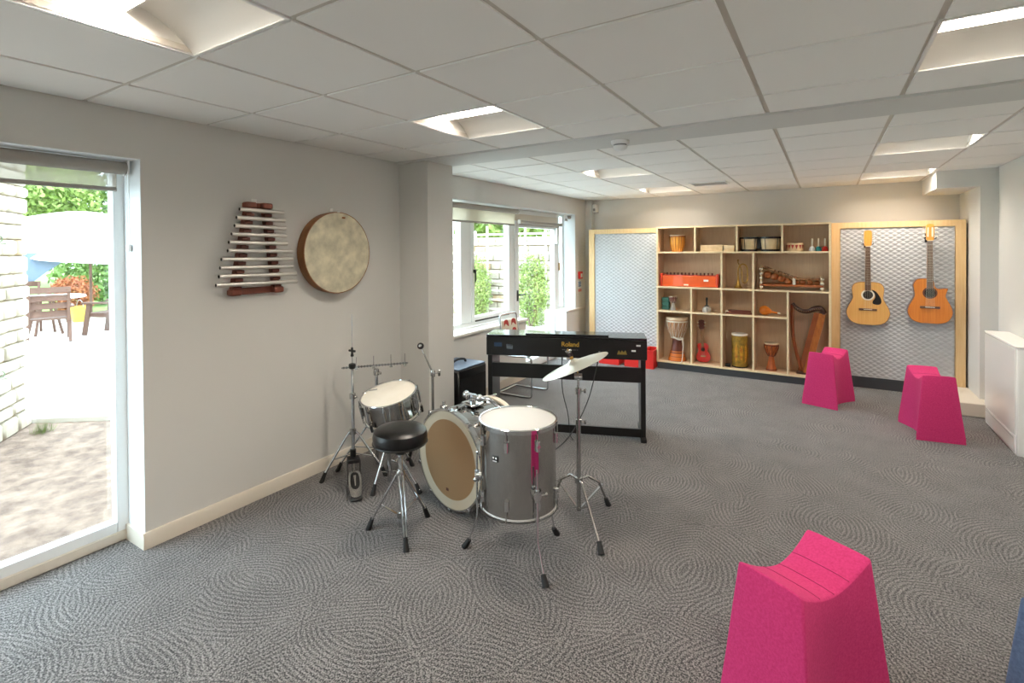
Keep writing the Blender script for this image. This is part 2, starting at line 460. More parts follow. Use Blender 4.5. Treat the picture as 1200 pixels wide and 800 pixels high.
# baseboards
m = MB(); m.prism([(0, WY1 - .018, 0), (.018, WY1 - .018, 0), (.018, WY1 - .018, .075), (.010, WY1 - .018, .088), (0, WY1 - .018, .088)], (0, 3.285 - WY1 + .018, 0))
m.box(-.20, WY1 - .018, 0, 0.0, WY1, .085)
struct('baseboard_left', m, 'cream_trim', 'cream baseboard along the left wall', 'baseboard')
m = MB(); m.box(0, 3.267, 0, .343, 3.285, .088); m.box(.325, 3.285, 0, .343, 3.643, .088)
struct('baseboard_pilaster', m, 'cream_trim', 'cream baseboard around the pilaster foot', 'baseboard')
struct('baseboard_far', MB().box(XW, 3.625, 0, XW + .018, 5.6, .088), 'cream_trim', 'cream baseboard below the far window sill', 'baseboard')
struct('baseboard_right', MB().box(XR - .018, YN, 0, XR, 5.43, .088), 'cream_trim', 'cream baseboard along the right wall', 'baseboard')

# ceiling: backing, tee bars and drop-in tiles, each its own piece
ceil = struct('ceiling', MB().box(-0.3, YN - .1, H + .22, XR + .25, YB + .1, H + .30), 'ceiling_tile', 'suspended ceiling of off-white square tiles', 'ceiling')
xl = [0.0] + [GX0 + .6 * i for i in range(7)] + [XR]
BEAM0, BEAM1 = 3.245, 3.628
yn = [YN] + [GY0 + .6 * j for j in range(-9, 1)] + [BEAM0]
yn = sorted(set([y for y in yn if y >= YN]))
yf = [BEAM1] + [GY0 + .6 * j for j in range(2, 8)] + [YB]
light_spots = []
for j in (-7, -4, -1):
    for i in (1, 5): light_spots.append((i, j))
for j in (3, 6):
    for i in (1, 5): light_spots.append((i, j))
lightset = {(round(GX0 + .6 * i, 2), round(GY0 + .6 * j, 2)) for i, j in light_spots}
full = MB().box(-.288, -.288, 0, .288, .288, .016).mesh('ceiling_tile')
full.materials.append(MATS['ceiling_tile'])
gm = MB()
for ys in (yn, yf):
    for a in range(len(ys) - 1):
        for b in range(len(xl) - 1):
            x0, x1, y0, y1 = xl[b], xl[b + 1], ys[a], ys[a + 1]
            if ys is yf and b == 0: x0 = XW
            if (round(x0, 2), round(y0, 2)) in lightset: continue
            if ys is yf and y0 > 7.0 and x0 > 4.0: y1 = min(y1, 6.715) if y0 < 6.7 else y1
            if x1 - x0 > .59 and y1 - y0 > .59 and x1 - x0 < .61 and y1 - y0 < .61:
                o = bpy.data.objects.new('ceiling_tile', full); COL.objects.link(o); o.parent = ceil
                o.location = ((x0 + x1) / 2, (y0 + y1) / 2, H)
            else:
                obj('ceiling_tile', MB().box(x0 + .012, y0 + .012, H, x1 - .012, y1 - .012, H + .016), 'ceiling_tile', ceil)
    ya, yb = ys[0], ys[-1]
    for x in xl[1:-1]:
        obj('tee_bar', MB().box(x - .0125, ya, H + .007, x + .0125, yb, H + .03), 'tee_bar', ceil)
    for y in ys:
        obj('tee_bar', MB().box(XW if ys is yf else 0, y - .0125, H + .0075, XR, y + .0125, H + .0302), 'tee_bar', ceil)
struct('trim_4', MB().box(.0, BEAM0, H - .012, XR, BEAM1, H + .2), 'wall_paint', 'flat grey ceiling strip crossing the room in line with the pilaster', 'ceiling strip')

# ceiling lights
def make_light():
    t = thing('ceiling_light', 'x', 'ceiling light', group='recessed square ceiling lights')
    w = .288
    m = MB()   # trim
    for a in (-1, 1):
        m.box(-.3, a * .294 - .006, -.002, .3, a * .294 + .006, .012); m.box(a * .294 - .006, -.3, -.002, a * .294 + .006, .3, .012)
    obj('trim_frame', m, 'white_metal', t)
    for s in (-1, 1):
        prof = [(s * (w - (w - .075) * k / 10), .002 + .115 * math.sin(k / 10 * PI / 2) ** 0.9) for k in range(11)]
        vs = [(x, y, z) for (y, z) in prof for x in (-w, w)]
        fs = [(2 * i, 2 * i + 1, 2 * i + 3, 2 * i + 2) for i in range(10)]
        obj('reflector', MB().add(vs, fs), 'reflector', t)
    for s in (-1, 1):
        pts = [(s * w, y, z) for (y, z) in [(w - (w - .075) * k / 10, .002 + .115 * math.sin(k / 10 * PI / 2) ** 0.9) for k in range(11)]] + \
              [(s * w, -y, z) for (y, z) in reversed([(w - (w - .075) * k / 10, .002 + .115 * math.sin(k / 10 * PI / 2) ** 0.9) for k in range(11)])]
        obj('end_plate', MB().prism(pts, (s * .003, 0, 0)), 'reflector', t)
    obj('housing', MB().box(-.29, -.08, .118, .29, .08, .15), 'white_metal', t)
    obj('lamp', MB().box(-w + .002, -.055, .108, w - .002, .055, .114), 'lamp_glow', t)
    for s_ in (-1, 1):
        obj('added_baffle', MB().box(-w + .002, s_ * .0625 - .0035, .078, w - .002, s_ * .0625 + .0035, .117), 'reflector', t)  # side fins added to keep direct lamp light off the reflectors
    for k in range(1, 12):
        x = -w + 2 * w * k / 12
        obj('louvre_blade', MB().box(x - .001, -.059, .080, x + .001, .059, .095), 'reflector', t)
    return t
lproto = make_light()
light_labels = {
 (1, -4): 'square ceiling light cut by the top left corner, above the tall window', (5, -4): 'square ceiling light above the viewer, on the right wall side',
 (1, -1): 'square ceiling light just before the grey strip, near the pilaster', (5, -1): 'square ceiling light cut by the top right edge, before the grey strip',
 (1, 3): 'square ceiling light beyond the strip on the window side, nearer one', (1, 6): 'square ceiling light on the window side closest to the back wall',
 (5, 3): 'square ceiling light beyond the strip on the right, nearer one', (5, 6): 'square ceiling light at the boxed beam end by back wall',
 (1, -7): 'square ceiling light behind the viewer on the window side', (5, -7): 'square ceiling light behind the viewer on the right'}
for k, (i, j) in enumerate(light_spots):
    o = lproto if k == 0 else copy_tree(lproto)
    o.location = (GX0 + .6 * i + .3, GY0 + .6 * j + .3, H)
    o['label'] = light_labels[(i, j)]

# smoke detector, vent, sensor
t = thing('smoke_detector', 'white domed smoke detector on the grey ceiling strip', 'smoke detector', (1.95, 3.43, H - .012))
obj('base', MB().lathe([(0.0, 0), (.062, 0), (.062, -.018), (.056, -.026), (0, -.026)], 28), 'white_plastic', t)
obj('vent_gap', MB().lathe([(0, -.026), (.044, -.026), (.044, -.036), (0, -.036)], 24), 'grey_plastic', t)
obj('dome', MB().lathe([(0, -.036), (.05, -.036), (.046, -.052), (.030, -.066), (0, -.069)], 28), 'white_plastic', t)
t = thing('air_vent', 'small slotted air vent in a ceiling tile near the back wall', 'air vent', (2.0, 6.35, H))
m = MB()
for (a, b, c, d) in ((-.2, -.15, .2, -.135), (-.2, .135, .2, .15), (-.2, -.135, -.185, .135), (.185, -.135, .2, .135)): m.box(a, b, -.012, c, d, -.0005)
obj('frame', m, 'white_metal', t)
for k in range(7):
    obj('slat', MB().box(-.185, -.12 + k * .04 - .012, -.010, .185, -.12 + k * .04 + .004, -.0005), 'tee_bar' if k % 2 else 'grey_plastic', t)
t = thing('motion_sensor', 'small white motion sensor high on the corner column', 'sensor', (.1, 7.50, 2.26))
t.location = (.085, YB, 2.26)
obj('body', MB().box(-.03, -.1, -.06, .03, 0, .06, .008), 'white_plastic', t)
obj('lens', MB().box(-.018, -.106, -.045, .018, -.1, -.005, .003), 'grey_plastic', t)
obj('bracket', MB().box(-.035, -.03, -.07, .035, -.0, -.058), 'grey_plastic', t)

# ------------------------------------------------------------------ windows and door
def winframe(parent, x0, x1, y0, y1, z0, z1, wid, name='frame', material='white_frame'):
    m = MB()
    m.box(x0, y0, z0, x1, y0 + wid, z1, .004); m.box(x0, y1 - wid, z0, x1, y1, z1, .004)
    m.box(x0, y0 + wid, z0, x1, y1 - wid, z0 + wid, .004); m.box(x0, y0 + wid, z1 - wid, x1, y1 - wid, z1, .004)
    return obj(name, m, material, parent)
def pane(parent, x, y0, y1, z0, z1, name='pane'):
    return obj(name, MB().box(x, y0, z0, x + .006, y1, z1), 'window_glass', parent)
def stru_empty(name, label, cat, loc=(0, 0, 0)):
    o = thing(name, label, cat, loc); o['kind'] = 'structure'; return o
w1 = stru_empty('window_1', 'tall white framed floor-to-ceiling window in the left wall', 'window')
winframe(w1, -.27, -.20, WY0, WY1, .055, WZ1, .058)
pane(w1, -.245, WY0 + .05, WY1 - .05, .11, WZ1 - .05)
obj('threshold', MB().box(-.30, WY0, 0, -.195, WY1, .058, .006), 'cream_trim', w1)
# lighter painted lining of the opening
obj('reveal', MB().box(-.20, WY1 - .004, .085, 0.001, WY1 - .0005, WZ1).box(-.20, WY0, WZ1 - .004, .001, WY1 - .004, WZ1 - .0005), 'reveal_paint', w1)
# green safety print and pale patch on the glass
for zc, yc in ((1.69, .775), (1.03, .775)):
    d = MB()
    for q in range(3):
        pts = [(-.2385, yc - .06 + q * .032 + .012 * math.cos(a), zc + .003 * q + .016 * math.sin(a)) for a in [2 * PI * u / 10 for u in range(10)]]
        d.tube(pts, .0022, 5, True)
    d.tube([(-.2385, yc - .07, zc - .024), (-.2385, yc + .03, zc - .016)], .002, 5)
    d.tube([(-.2385, yc - .07, zc - .036), (-.2385, yc + .0, zc - .030)], .0016, 5)
    obj('safety_print', d, 'green_print', w1)
w2 = stru_empty('window_2', 'white casement window over the sill behind the piano', 'window')
FX0, FX1 = -.33, -.26
winframe(w2, FX0, FX1, 3.66, 5.60, .75, 2.15, .05)
obj('mullion', MB().box(FX0, 4.50, .80, FX1 + .01, 4.69, 2.10, .004), 'white_frame', w2)
sash = winframe(w2, FX0 + .01, FX1 + .02, 4.69, 5.55, .80, 2.10, .055, 'sash')
obj('handle', MB().box(FX1 + .02, 4.715, 1.36, FX1 + .045, 4.74, 1.40, .003).box(FX1 + .04, 4.718, 1.26, FX1 + .052, 4.738, 1.40, .003), 'black_plastic', sash)
obj('sill_gasket', MB().box(FX1 + .02, 4.75, .80, FX1 + .03, 5.48, .815), 'black_plastic', sash)
pane(w2, -.30, 3.71, 4.50, .80, 2.10); pane(w2, -.30, 4.745, 5.495, .855, 2.045)
d1 = stru_empty('door_1', 'white framed glazed garden door between the far windows', 'door')
winframe(d1, FX0, FX1, 5.60, 6.94, 0.0, 2.15, .06, 'door_frame')
leaf = winframe(d1, FX0 + .01, FX1 + .015, 5.665, 6.875, .03, 2.00, .085, 'door_leaf')
obj('handle', MB().cyl((FX1 + .015, 5.71, 1.03), (FX1 + .06, 5.71, 1.03), .009).cyl((FX1 + .06, 5.70, 1.03), (FX1 + .06, 5.83, 1.03), .009).box(FX1 + .013, 5.69, .95, FX1 + .02, 5.73, 1.09), 'black_plastic', leaf)
obj('transom', MB().box(FX0, 5.66, 2.0, FX1 + .02, 6.88, 2.09, .004), 'cream_trim', d1)
obj('door_closer', MB().box(FX1 + .015, 6.80, 1.70, FX1 + .06, 6.86, 1.96, .006), 'white_plastic', leaf)
pane(d1, -.30, 5.75, 6.79, .115, 1.915)
w3 = stru_empty('window_3', 'narrow white window between the door and the fire alarm', 'window')
winframe(w3, FX0, FX1, 6.94, 7.12, .725, 2.15, .03)
pane(w3, -.30, 6.965, 7.095, .75, 2.12)
obj('reveal', MB().box(FX1, 7.116, .725, XW + .001, 7.1195, 2.15), 'reveal_paint', w3)
obj('latch', MB().box(FX1, 6.945, 1.30, FX1 + .02, 6.965, 1.42, .003), 'brass', w3)

# blinds
def blind(name, label, x, y0, y1, ztop, zbot, r, material, chain=None, bracket=True):
    t = thing(name, label, 'roller blind', (x, (y0 + y1) / 2, ztop))
    L = (y1 - y0) / 2
    obj('roller', MB().cyl((0, -L, -r), (0, L, -r), r, n=20), 'blind_roll', t)
    f = MB(); f.box(-r - .001, -L + .03, zbot - ztop, -r + .001, L - .03, -r)
    obj('fabric', f, material, t)
    obj('bottom_bar', MB().box(-r - .008, -L + .03, zbot - ztop - .022, -r + .008, L - .03, zbot - ztop, .004), 'blind_roll', t)
    for s in (-1, 1):
        obj('bracket', MB().box(-r, s * L - .002 if s > 0 else -L - .006, -2 * r, r, s * L + .006 if s > 0 else -L + .002, .01), 'white_metal', t)
    if chain:
        for dx in (-.012, .012):
            obj('chain', MB().cyl((dx, L + .010, -r), (dx, L + .010, chain - ztop), .0025, n=6), 'white_plastic', t)
        obj('chain_tensioner', MB().box(-.018, L + .002, chain - ztop - .03, .018, L + .018, chain - ztop + .01, .004), 'white_plastic', t)
    return t
blind('roller_blind', 'grey roller blind with sheer beige fabric over the tall left window', -.12, WY0 + .02, 1.268, 2.125, 1.985, .035, 'blind_sheer', 1.66)
t = blind('roller_blind', 'cream roller blind over the casement window behind the piano', -.13, 3.68, 5.53, 2.13, 1.945, .03, 'blind_cream')
t = blind('roller_blind', 'short grey roller blind heading the glazed garden door', -.18, 5.66, 6.88, 2.0, 1.96, .022, 'blind_cream')
blind('roller_blind', 'tiny grey roller blind above the narrow window by fire alarm', -.14, 6.96, 7.10, 2.13, 2.07, .025, 'blind_sheer')

# fire alarm and notices
t = thing('fire_call_point', 'red fire alarm call point beside the narrow window', 'fire alarm', (XW, 7.27, 1.22))
obj('housing', MB().box(0, -.055, -.055, .035, .055, .055, .006), 'red_plastic', t)
obj('press_plate', MB().box(.035, -.03, -.035, .038, .03, .025), 'white_print', t)
t = thing('notice', 'blue and white fire notice under the red call point', 'notice', (XW, 7.27, 1.08))
obj('board', MB().box(0, -.065, -.055, .004, .065, .055), 'white_print', t)
for k in range(3): obj('print_line', MB().box(.004, -.055, .02 - k * .028, .005, .055, .038 - k * .028), 'blue_print', t)
t = thing('notice', 'small red strip notice below the blue one', 'notice', (XW, 7.28, .985))
obj('board', MB().box(0, -.06, -.02, .004, .06, .02), 'pale_red', t)

# ------------------------------------------------------------------ storage wall at the back
SY0, SY1 = 6.95, 7.25
SX0, SX1 = 1.212, 3.205
TH = .02
t = thing('shelf_unit', 'wide pale plywood shelf unit with open compartments of instruments', 'shelf unit', (SX0, SY0, 0))
def sbox(name, x0, x1, z0, z1, y0=SY0, y1=SY1, material='ply_edge'):
    # light edge strip in front, board behind it
    o = obj(name, MB().box(x0 - SX0, y0 + .006 - SY0, z0, x1 - SX0, y1 - SY0, z1), 'oak_panel', t)
    obj('edge_band', MB().box(x0 - SX0, y0 - SY0, z0, x1 - SX0, y0 + .006 - SY0, z1), material, o)
    return o
ZT, Z1, Z2, Z3, Z0 = 1.905, 1.570, 1.102, .777, .098
sbox('side', SX0, SX0 + TH, Z0 - .01, ZT + .01); sbox('side', SX1 - TH, SX1, Z0 - .01, ZT + .01)
sbox('top', SX0 + TH, SX1 - TH, ZT - .01, ZT + .01)
sbox('shelf', SX0 + TH, SX1 - TH, Z1 - .01, Z1 + .01)
sbox('shelf', SX0 + TH, SX1 - TH, Z2 - .01, Z2 + .01)
sbox('shelf', SX0 + TH, 2.77 - .01, Z3 - .01, Z3 + .01)
sbox('bottom', SX0 + TH, SX1 - TH, Z0 - .01, Z0 + .01)
for x in (1.712, 2.212, 2.712): sbox('divider', x - .01, x + .01, Z1 + .01, ZT - .01)
for x in (2.033, 2.398): sbox('divider', x - .01, x + .01, Z2 + .01, Z1 - .01)
for x in (1.663, 2.033, 2.398): sbox('divider', x - .01, x + .01, Z3 + .01, Z2 - .01)
for x in (1.663, 2.033, 2.398): sbox('divider', x - .01, x + .01, Z0 + .01, Z3 - .01)
sbox('divider', 2.76, 2.78, Z0 + .01, Z2 - .01)
obj('back_panel', MB().box(0, SY1 - SY0, Z0 - .01, SX1 - SX0, SY1 - SY0 + .01, ZT + .01), 'oak_panel', t)
obj('plinth', MB().box(0.004, .02, 0, SX1 - SX0 - .004, .29, Z0 - .01), 'kick_dark', t)

def quilt(x0, x1, z0, z1, y, dw=.074, dh=.05, amp=.008):
    cx_, cz_ = round((x1 - x0) / dw), round((z1 - z0) / dh); dw, dh = (x1 - x0) / cx_, (z1 - z0) / cz_
    nx, nz = cx_ * 8, cz_ * 8
    vs = []; fs = []
    for j in range(nz + 1):
        z = z0 + (z1 - z0) * j / nz
        for i in range(nx + 1):
            x = x0 + (x1 - x0) * i / nx
            u = (x - x0) / dw + (z - z0) / dh; v = (x - x0) / dw - (z - z0) / dh
            h = (1 - (1 - abs(math.sin(PI * u))) ** 2.4) * (1 - (1 - abs(math.sin(PI * v))) ** 2.4)
            vs.append((x, y - amp * h, z))
    for j in range(nz):
        for i in range(nx):
            a = j * (nx + 1) + i; fs.append((a, a + 1, a + nx + 2, a + nx + 1))
    o = len(vs); vs += [(x0, y + .01, z0), (x1, y + .01, z0), (x1, y + .01, z1), (x0, y + .01, z1)]
    fs.append((o, o + 3, o + 2, o + 1))
    return MB().add(vs, fs)
def panel(label, x0, x1, fl=.085, fr=.085):
    y0 = 7.18
    t = thing('quilted_panel', label, 'acoustic panel', (x0, y0, 0), group='quilted acoustic panels on the back wall')
    W = x1 - x0; zb, zt = .125, 1.912
    obj('cabinet', MB().box(.01, .03, 0.0, W - .01, YB - y0 - .002, zt - .01), 'pine_frame', t)
    obj('frame_stile', MB().box(0, 0, zb, fl, .03, zt), 'pine_frame', t); obj('frame_stile', MB().box(W - fr, 0, zb, W, .03, zt), 'pine_frame', t)
    obj('frame_rail', MB().box(fl, 0, zt - .065, W - fr, .03, zt), 'pine_frame', t)
    obj('quilted_pad', quilt(fl + .005, W - fr - .005, zb + .004, zt - .07, .018), 'quilt', t, 60)
    obj('plinth', MB().box(0.005, .01, 0, W - .005, .03, zb), 'kick_dark', t)
panel('quilted silver acoustic panel in pine frame, left of the shelves', .137, 1.208, .085, .03)
panel('quilted grey acoustic panel in pine frame with two guitars hung on it', 3.21, 4.41)

# ------------------------------------------------------------------ guitars
def guitar(name, label, loc, classical):
    t = thing(name, label, 'guitar', loc)
    # local: x across, z up from body bottom, front towards -y
    if not classical:
        half = [(0, 0), (.09, .004), (.165, .04), (.203, .12), (.195, .19), (.16, .265), (.143, .31), (.148, .37), (.150, .43), (.125, .475), (.075, .492), (0, .495)]
        left = half; rightp = half
    else:
        left = [(0, 0), (.09, .004), (.155, .035), (.19, .11), (.182, .18), (.145, .26), (.130, .31), (.138, .38), (.140, .43), (.115, .475), (.07, .49), (0, .492)]
        rightp = [(0, 0), (.09, .004), (.155, .035), (.19, .11), (.182, .18), (.150, .255), (.132, .30), (.140, .345), (.150, .385), (.120, .385), (.075, .38), (.045, .40), (.03, .47), (0, .492)]
    L = smooth_poly([(-x, 0, z) for x, z in reversed(left)], 5, False)
    Rr = smooth_poly([(x, 0, z) for x, z in rightp], 5, False)
    poly = L[:-1] + Rr[:-1]
    obj('body', MB().prism([(x, .0, z) for x, _, z in poly], (0, .098, 0)), 'guitar_side', t)
    obj('soundboard', MB().prism([(x * .985, -.003, .004 + z * .985) for x, _, z in poly], (0, .003, 0)), 'cedar' if classical else 'spruce', t)
    zh = .345 if not classical else .335
    rh = .047
    obj('rosette', MB().cyl((0, -.0032, zh), (0, -.0045, zh), rh + .016, n=32), 'guitar_side' if classical else 'ivory', t)
    obj('soundhole', MB().cyl((0, -.0046, zh), (0, -.0055, zh), rh, n=32), 'hole_dark', t)
    obj('bridge', MB().box(-.085, -.014, .165, .085, -.003, .19, .003), 'fretboard', t)
    obj('saddle', MB().box(-.04, -.017, .176, .04, -.013, .181), 'ivory', t)
    if not classical:
        pg = smooth_poly([(.035, 0, .405), (.075, 0, .385), (.115, 0, .32), (.125, 0, .265), (.10, 0, .238), (.05, 0, .245), (.045, 0, .275), (.066, 0, .315), (.062, 0, .36)], 5)
        obj('pickguard', MB().prism([(x, -.0048, z) for x, _, z in pg], (0, -.0015, 0)), 'black_satin', t)
    zn = .90
    nm = MB().prism([(-.028, .02, .44), (.028, .02, .44), (.022, .02, zn), (-.022, .02, zn)], (0, -.022, 0))
    obj('neck', nm, 'neck_wood', t)
    fb = obj('fretboard', MB().prism([(-.028, -.003, zh + rh + .002), (.028, -.003, zh + rh + .002), (.022, -.003, zn), (-.022, -.003, zn)], (0, -.007, 0)), 'fretboard', t)
    z = zn; k = 0
    while k < 16:
        z = zn - (zn - .178) * (1 - 2 ** (-(k + 1) / 12)); k += 1
        if z < zh + rh + .02: break
        obj('fret', MB().box(-.024, -.0115, z - .0012, .024, -.0098, z + .0012), 'string_metal', fb)
    obj('nut', MB().box(-.022, -.013, zn, .022, -.002, zn + .006), 'ivory', t)
    hw = .034 if classical else .036
    hd = smooth_poly([(-.024, 0, zn + .006), (-hw, 0, zn + .04), (-hw, 0, zn + .165), (-.012, 0, zn + .185), (.012, 0, zn + .185), (hw, 0, zn + .165), (hw, 0, zn + .04), (.024, 0, zn + .006)], 4)
    hm = 'maple'
    head = obj('headstock', MB().prism([(x, .006, z) for x, _, z in hd], (0, -.014, 0)), hm, t)
    if classical:
        for s in (-1, 1): obj('slot', MB().box(s * .019 - .007, -.0095, zn + .045, s * .019 + .007, -.008, zn + .15, .003), 'ivory', head)
    for s in (-1, 1):
        for q in range(3):
            zz = zn + .05 + q * .045
            pm = MB().cyl((s * hw * .8, -.001, zz), (s * (hw + .018), -.001, zz), .003, n=8).sph((s * (hw + .022), -.001, zz), .009, 6, (1, .6, 1))
            obj('tuning_peg', pm, 'chrome' if not classical else 'ivory', head)
    for q in range(6):
        x0 = -.036 + q * .0144; x1 = -.018 + q * .0072
        obj('string', MB().cyl((x0, -.0165, .178), (x1, -.014, zn + .004), .0007, n=4), 'string_metal', t)
    return t
g1 = guitar('acoustic_guitar', 'pale spruce acoustic guitar with black pickguard hung on quilted panel', (3.556, 7.062, .745), False); g1.scale = (.985,) * 3
g2 = guitar('classical_guitar', 'orange cutaway classical guitar hung on the right of the quilted panel', (4.098, 7.062, .80), True); g2.scale = (.985,) * 3
for x, z, lab in ((3.556, 1.667, 'black wall hanger holding the pale acoustic guitar by its neck'), (4.098, 1.722, 'black wall hanger holding the orange classical guitar by its neck')):
    t = thing('guitar_hanger', lab, 'hanger', (x, 7.185, z), group='guitar wall hangers')
    obj('wall_plate', MB().box(-.03, -.013, -.05, .03, .0, .05, .004), 'black_plastic', t)
    obj('arm', MB().cyl((0, -.01, -.012), (0, -.10, -.012), .007), 'black_plastic', t)
    for s in (-1, 1):
        obj('yoke_prong', MB().tube([(0, -.095, -.012), (s * .036, -.10, -.012), (s * .047, -.125, -.010), (s * .047, -.150, -.004)], .006), 'black_plastic', t)

# ------------------------------------------------------------------ instruments on the shelves
def lathe_part(name, prof, material, parent, n=28, M=None): return obj(name, MB().lathe(prof, n, M), material, parent)
S1, S2, S3, S0 = Z1 + .0112, Z2 + .0112, Z3 + .0112, Z0 + .0112
# row 1
t = thing('hand_drum', 'small amber drum with vertical wooden staves on the top left shelf', 'drum', (1.456, 7.09, S1))
lathe_part('shell', [(0, 0), (.07, 0), (.088, .06), (.098, .13), (.10, .205), (0, .205)], 'stripe_drum', t)
for k in range(16):
    a = 2 * PI * k / 16
    obj('stave_strip', MB().tube([(r * math.cos(a), r * math.sin(a), z) for r, z in ((.071, .002), (.0885, .06), (.0985, .13), (.101, .20))], .0035, 5), 'stripe_dark', t)
lathe_part('head', [(0, .206), (.099, .206), (.101, .212), (.095, .222), (0, .224)], 'ivory', t)
obj('hoop', MB().ring([(.1, .195), (.106, .195), (.106, .21), (.1, .21)], 28), 'stripe_dark', t)
t = thing('wooden_tray', 'long pale wooden tray on the top shelf beside the amber drum', 'tray', (1.905, 7.08, S1))
obj('base', MB().box(-.135, -.09, 0, .135, .09, .012), 'pale_wood', t)
for (a, b, c, d) in ((-.135, -.09, .135, -.078), (-.135, .078, .135, .09), (-.135, -.078, -.123, .078), (.123, -.078, .135, .078)): obj('rim', MB().box(a, b, .012, c, d, .082, .002), 'pale_wood', t)
t = thing('wooden_tray', 'short pale wooden block tray at the right of the top shelf tray', 'tray', (2.112, 7.08, S1))
obj('base', MB().box(-.065, -.08, 0, .065, .08, .035, .003), 'pale_wood', t)
obj('lid', MB().box(-.063, -.078, .037, .063, .078, .078, .004), 'ply_edge', t)
t = thing('bongos', 'pair of cream bongo drums with black rims on the top shelf', 'drum', (2.457, 7.09, S1))
for s, r in ((-1, .098), (1, .112)):
    M = T(s * .118, 0, 0)
    sh = lathe_part('shell', [(r * .86, .02), (r * .92, .06), (r * .97, .12), (r, .175), (r * .9, .175)], 'pale_wood', t, 28, M)
    obj('rim', MB().ring([(r, .155), (r + .012, .155), (r + .012, .178), (r, .178)], 28, M), 'black_satin', sh)
    obj('bottom_ring', MB().ring([(r * .84, 0), (r * .93, 0), (r * .93, .025), (r * .84, .025)], 28, M), 'black_satin', sh)
    lathe_part('head', [(0, .185), (r * .97, .182), (r, .172), (0, .172)], 'goat_skin', sh, 28, M)
    for k in range(5):
        a = 2 * PI * k / 5 + .5
        obj('tension_rod', MB().cyl((s * .118 + (r + .008) * math.cos(a), (r + .008) * math.sin(a), .155), (s * .118 + r * .93 * math.cos(a), r * .93 * math.sin(a), .015), .004, n=6), 'black_satin', sh)
obj('centre_block', MB().box(-.03, -.035, .06, .03, .035, .13, .004), 'pale_wood', t)
obj('block_bracket', MB().box(-.028, -.042, .03, .028, -.036, .15, .002), 'black_satin', t)
t = thing('hand_drum', 'small round drum with red and white pattern on the top right shelf', 'drum', (2.84, 7.09, S1))
lathe_part('shell', [(0, 0), (.088, 0), (.09, .03), (.09, .07), (.088, .095), (0, .095)], 'pale_wood', t)
lathe_part('head', [(0, .096), (.087, .096), (.088, .099), (0, .101)], 'goat_skin', t)
for k in range(14):
    a = 2 * PI * k / 14; c, s_ = math.cos(a), math.sin(a); r = .0915
    tri = [(r * math.cos(a - .18), r * math.sin(a - .18), .075), (r * math.cos(a + .18), r * math.sin(a + .18), .075), (r * c, r * s_, .025)]
    obj('painted_triangle', MB().prism(tri, (c * .0015, s_ * .0015, 0)), 'red_pattern', t)
for x, mt, nm in ((3.017, 'white_plastic', 'white'), (3.082, 'teal_bright', 'teal'), (3.146, 'red_plastic', 'red')):
    t = thing('hand_bell', nm + ' hand bell with pale handle standing on the top right shelf', 'bell', (x, 7.06, S1), group='hand bells on the top shelf')
    lathe_part('bell', [(0, .008), (.026, .008), (.033, 0), (.035, 0), (.029, .025), (.024, .045), (.014, .056), (0, .058)], mt, t, 20)
    lathe_part('handle', [(.005, .056), (.007, .07), (.0085, .1), (.0085, .14), (.006, .148), (0, .15)], 'ivory', t, 12)
# row 2
t = thing('chime_bar_box', 'long red and orange tone box with a row of pegs on the second shelf', 'instrument', (1.618, 7.09, S2))
obj('body', MB().box(-.34, -.085, .004, .34, .085, .145, .004), 'orange_wood', t)
for s in (-1, 1): obj('end_plate', MB().box(s * .355 - .014, -.1, 0, s * .355 + .014, .1, .175, .01), 'red_lacquer', t)
for k in range(13):
    obj('peg', MB().cyl((-.29 + k * .048, -.03, .14), (-.29 + k * .048, -.03, .185), .009, .011, 10), 'djembe_dark', t)
obj('top_rail', MB().box(-.34, -.05, .145, .34, .05, .155), 'red_lacquer', t)
obj('maker_plate', MB().box(.19, -.089, .075, .25, -.085, .10, .001), 'white_print', t)
obj('latch', MB().box(-.06, -.09, .018, -.0, -.085, .036, .001), 'ivory', t)
t = thing('bugle', 'brass bugle standing on its bell on the second shelf', 'bugle', (2.21, 7.09, S2))
lathe_part('bell', [(.052, 0), (.054, .002), (.036, .025), (.024, .055), (.016, .1), (.011, .16)], 'brass', t, 24)
pts = smooth_poly([(0, 0, .16), (0, 0, .22), (.012, 0, .27), (.045, 0, .305), (.085, 0, .295), (.105, 0, .25), (.108, 0, .16), (.10, 0, .09), (.075, 0, .065), (.05, 0, .085), (.045, .008, .14), (.04, .012, .22), (.02, .012, .28), (.0, .014, .315), (-.003, .014, .33)], 5, False)
obj('tubing', MB().tube(pts, [.0105 - .0045 * i / (len(pts) - 1) for i in range(len(pts))], 10), 'brass', t)
lathe_part('mouthpiece', [(.005, .33), (.007, .345), (.013, .362), (.0115, .364), (0, .356)], 'brass', t, 14, T(-.003, .014, 0))
obj('brace', MB().cyl((0, 0, .18), (.105, 0, .18), .003, n=6), 'brass', t)
t = thing('balafon', 'gourd-resonated wooden balafon with rope lashings on the second shelf', 'xylophone', (2.80, 7.09, S2))
for s, h in ((-1, .30), (1, .17)):
    for yy in (-.09, .09):
        obj('corner_post', MB().cyl((s * .325, yy, 0), (s * .31, yy, h), .011, .009, 8), 'pale_wood', t)
    for q in range(5 if s < 0 else 3):
        obj('rope_wrap', MB().sph((s * .32, -.09, .03 + q * .055), .021, 6, (1, 1, .8)), 'rope', t)
    obj('cross_tie', MB().cyl((s * .318, -.1, h - .035), (s * .318, .1, h - .035), .01, n=8), 'tan_key', t)
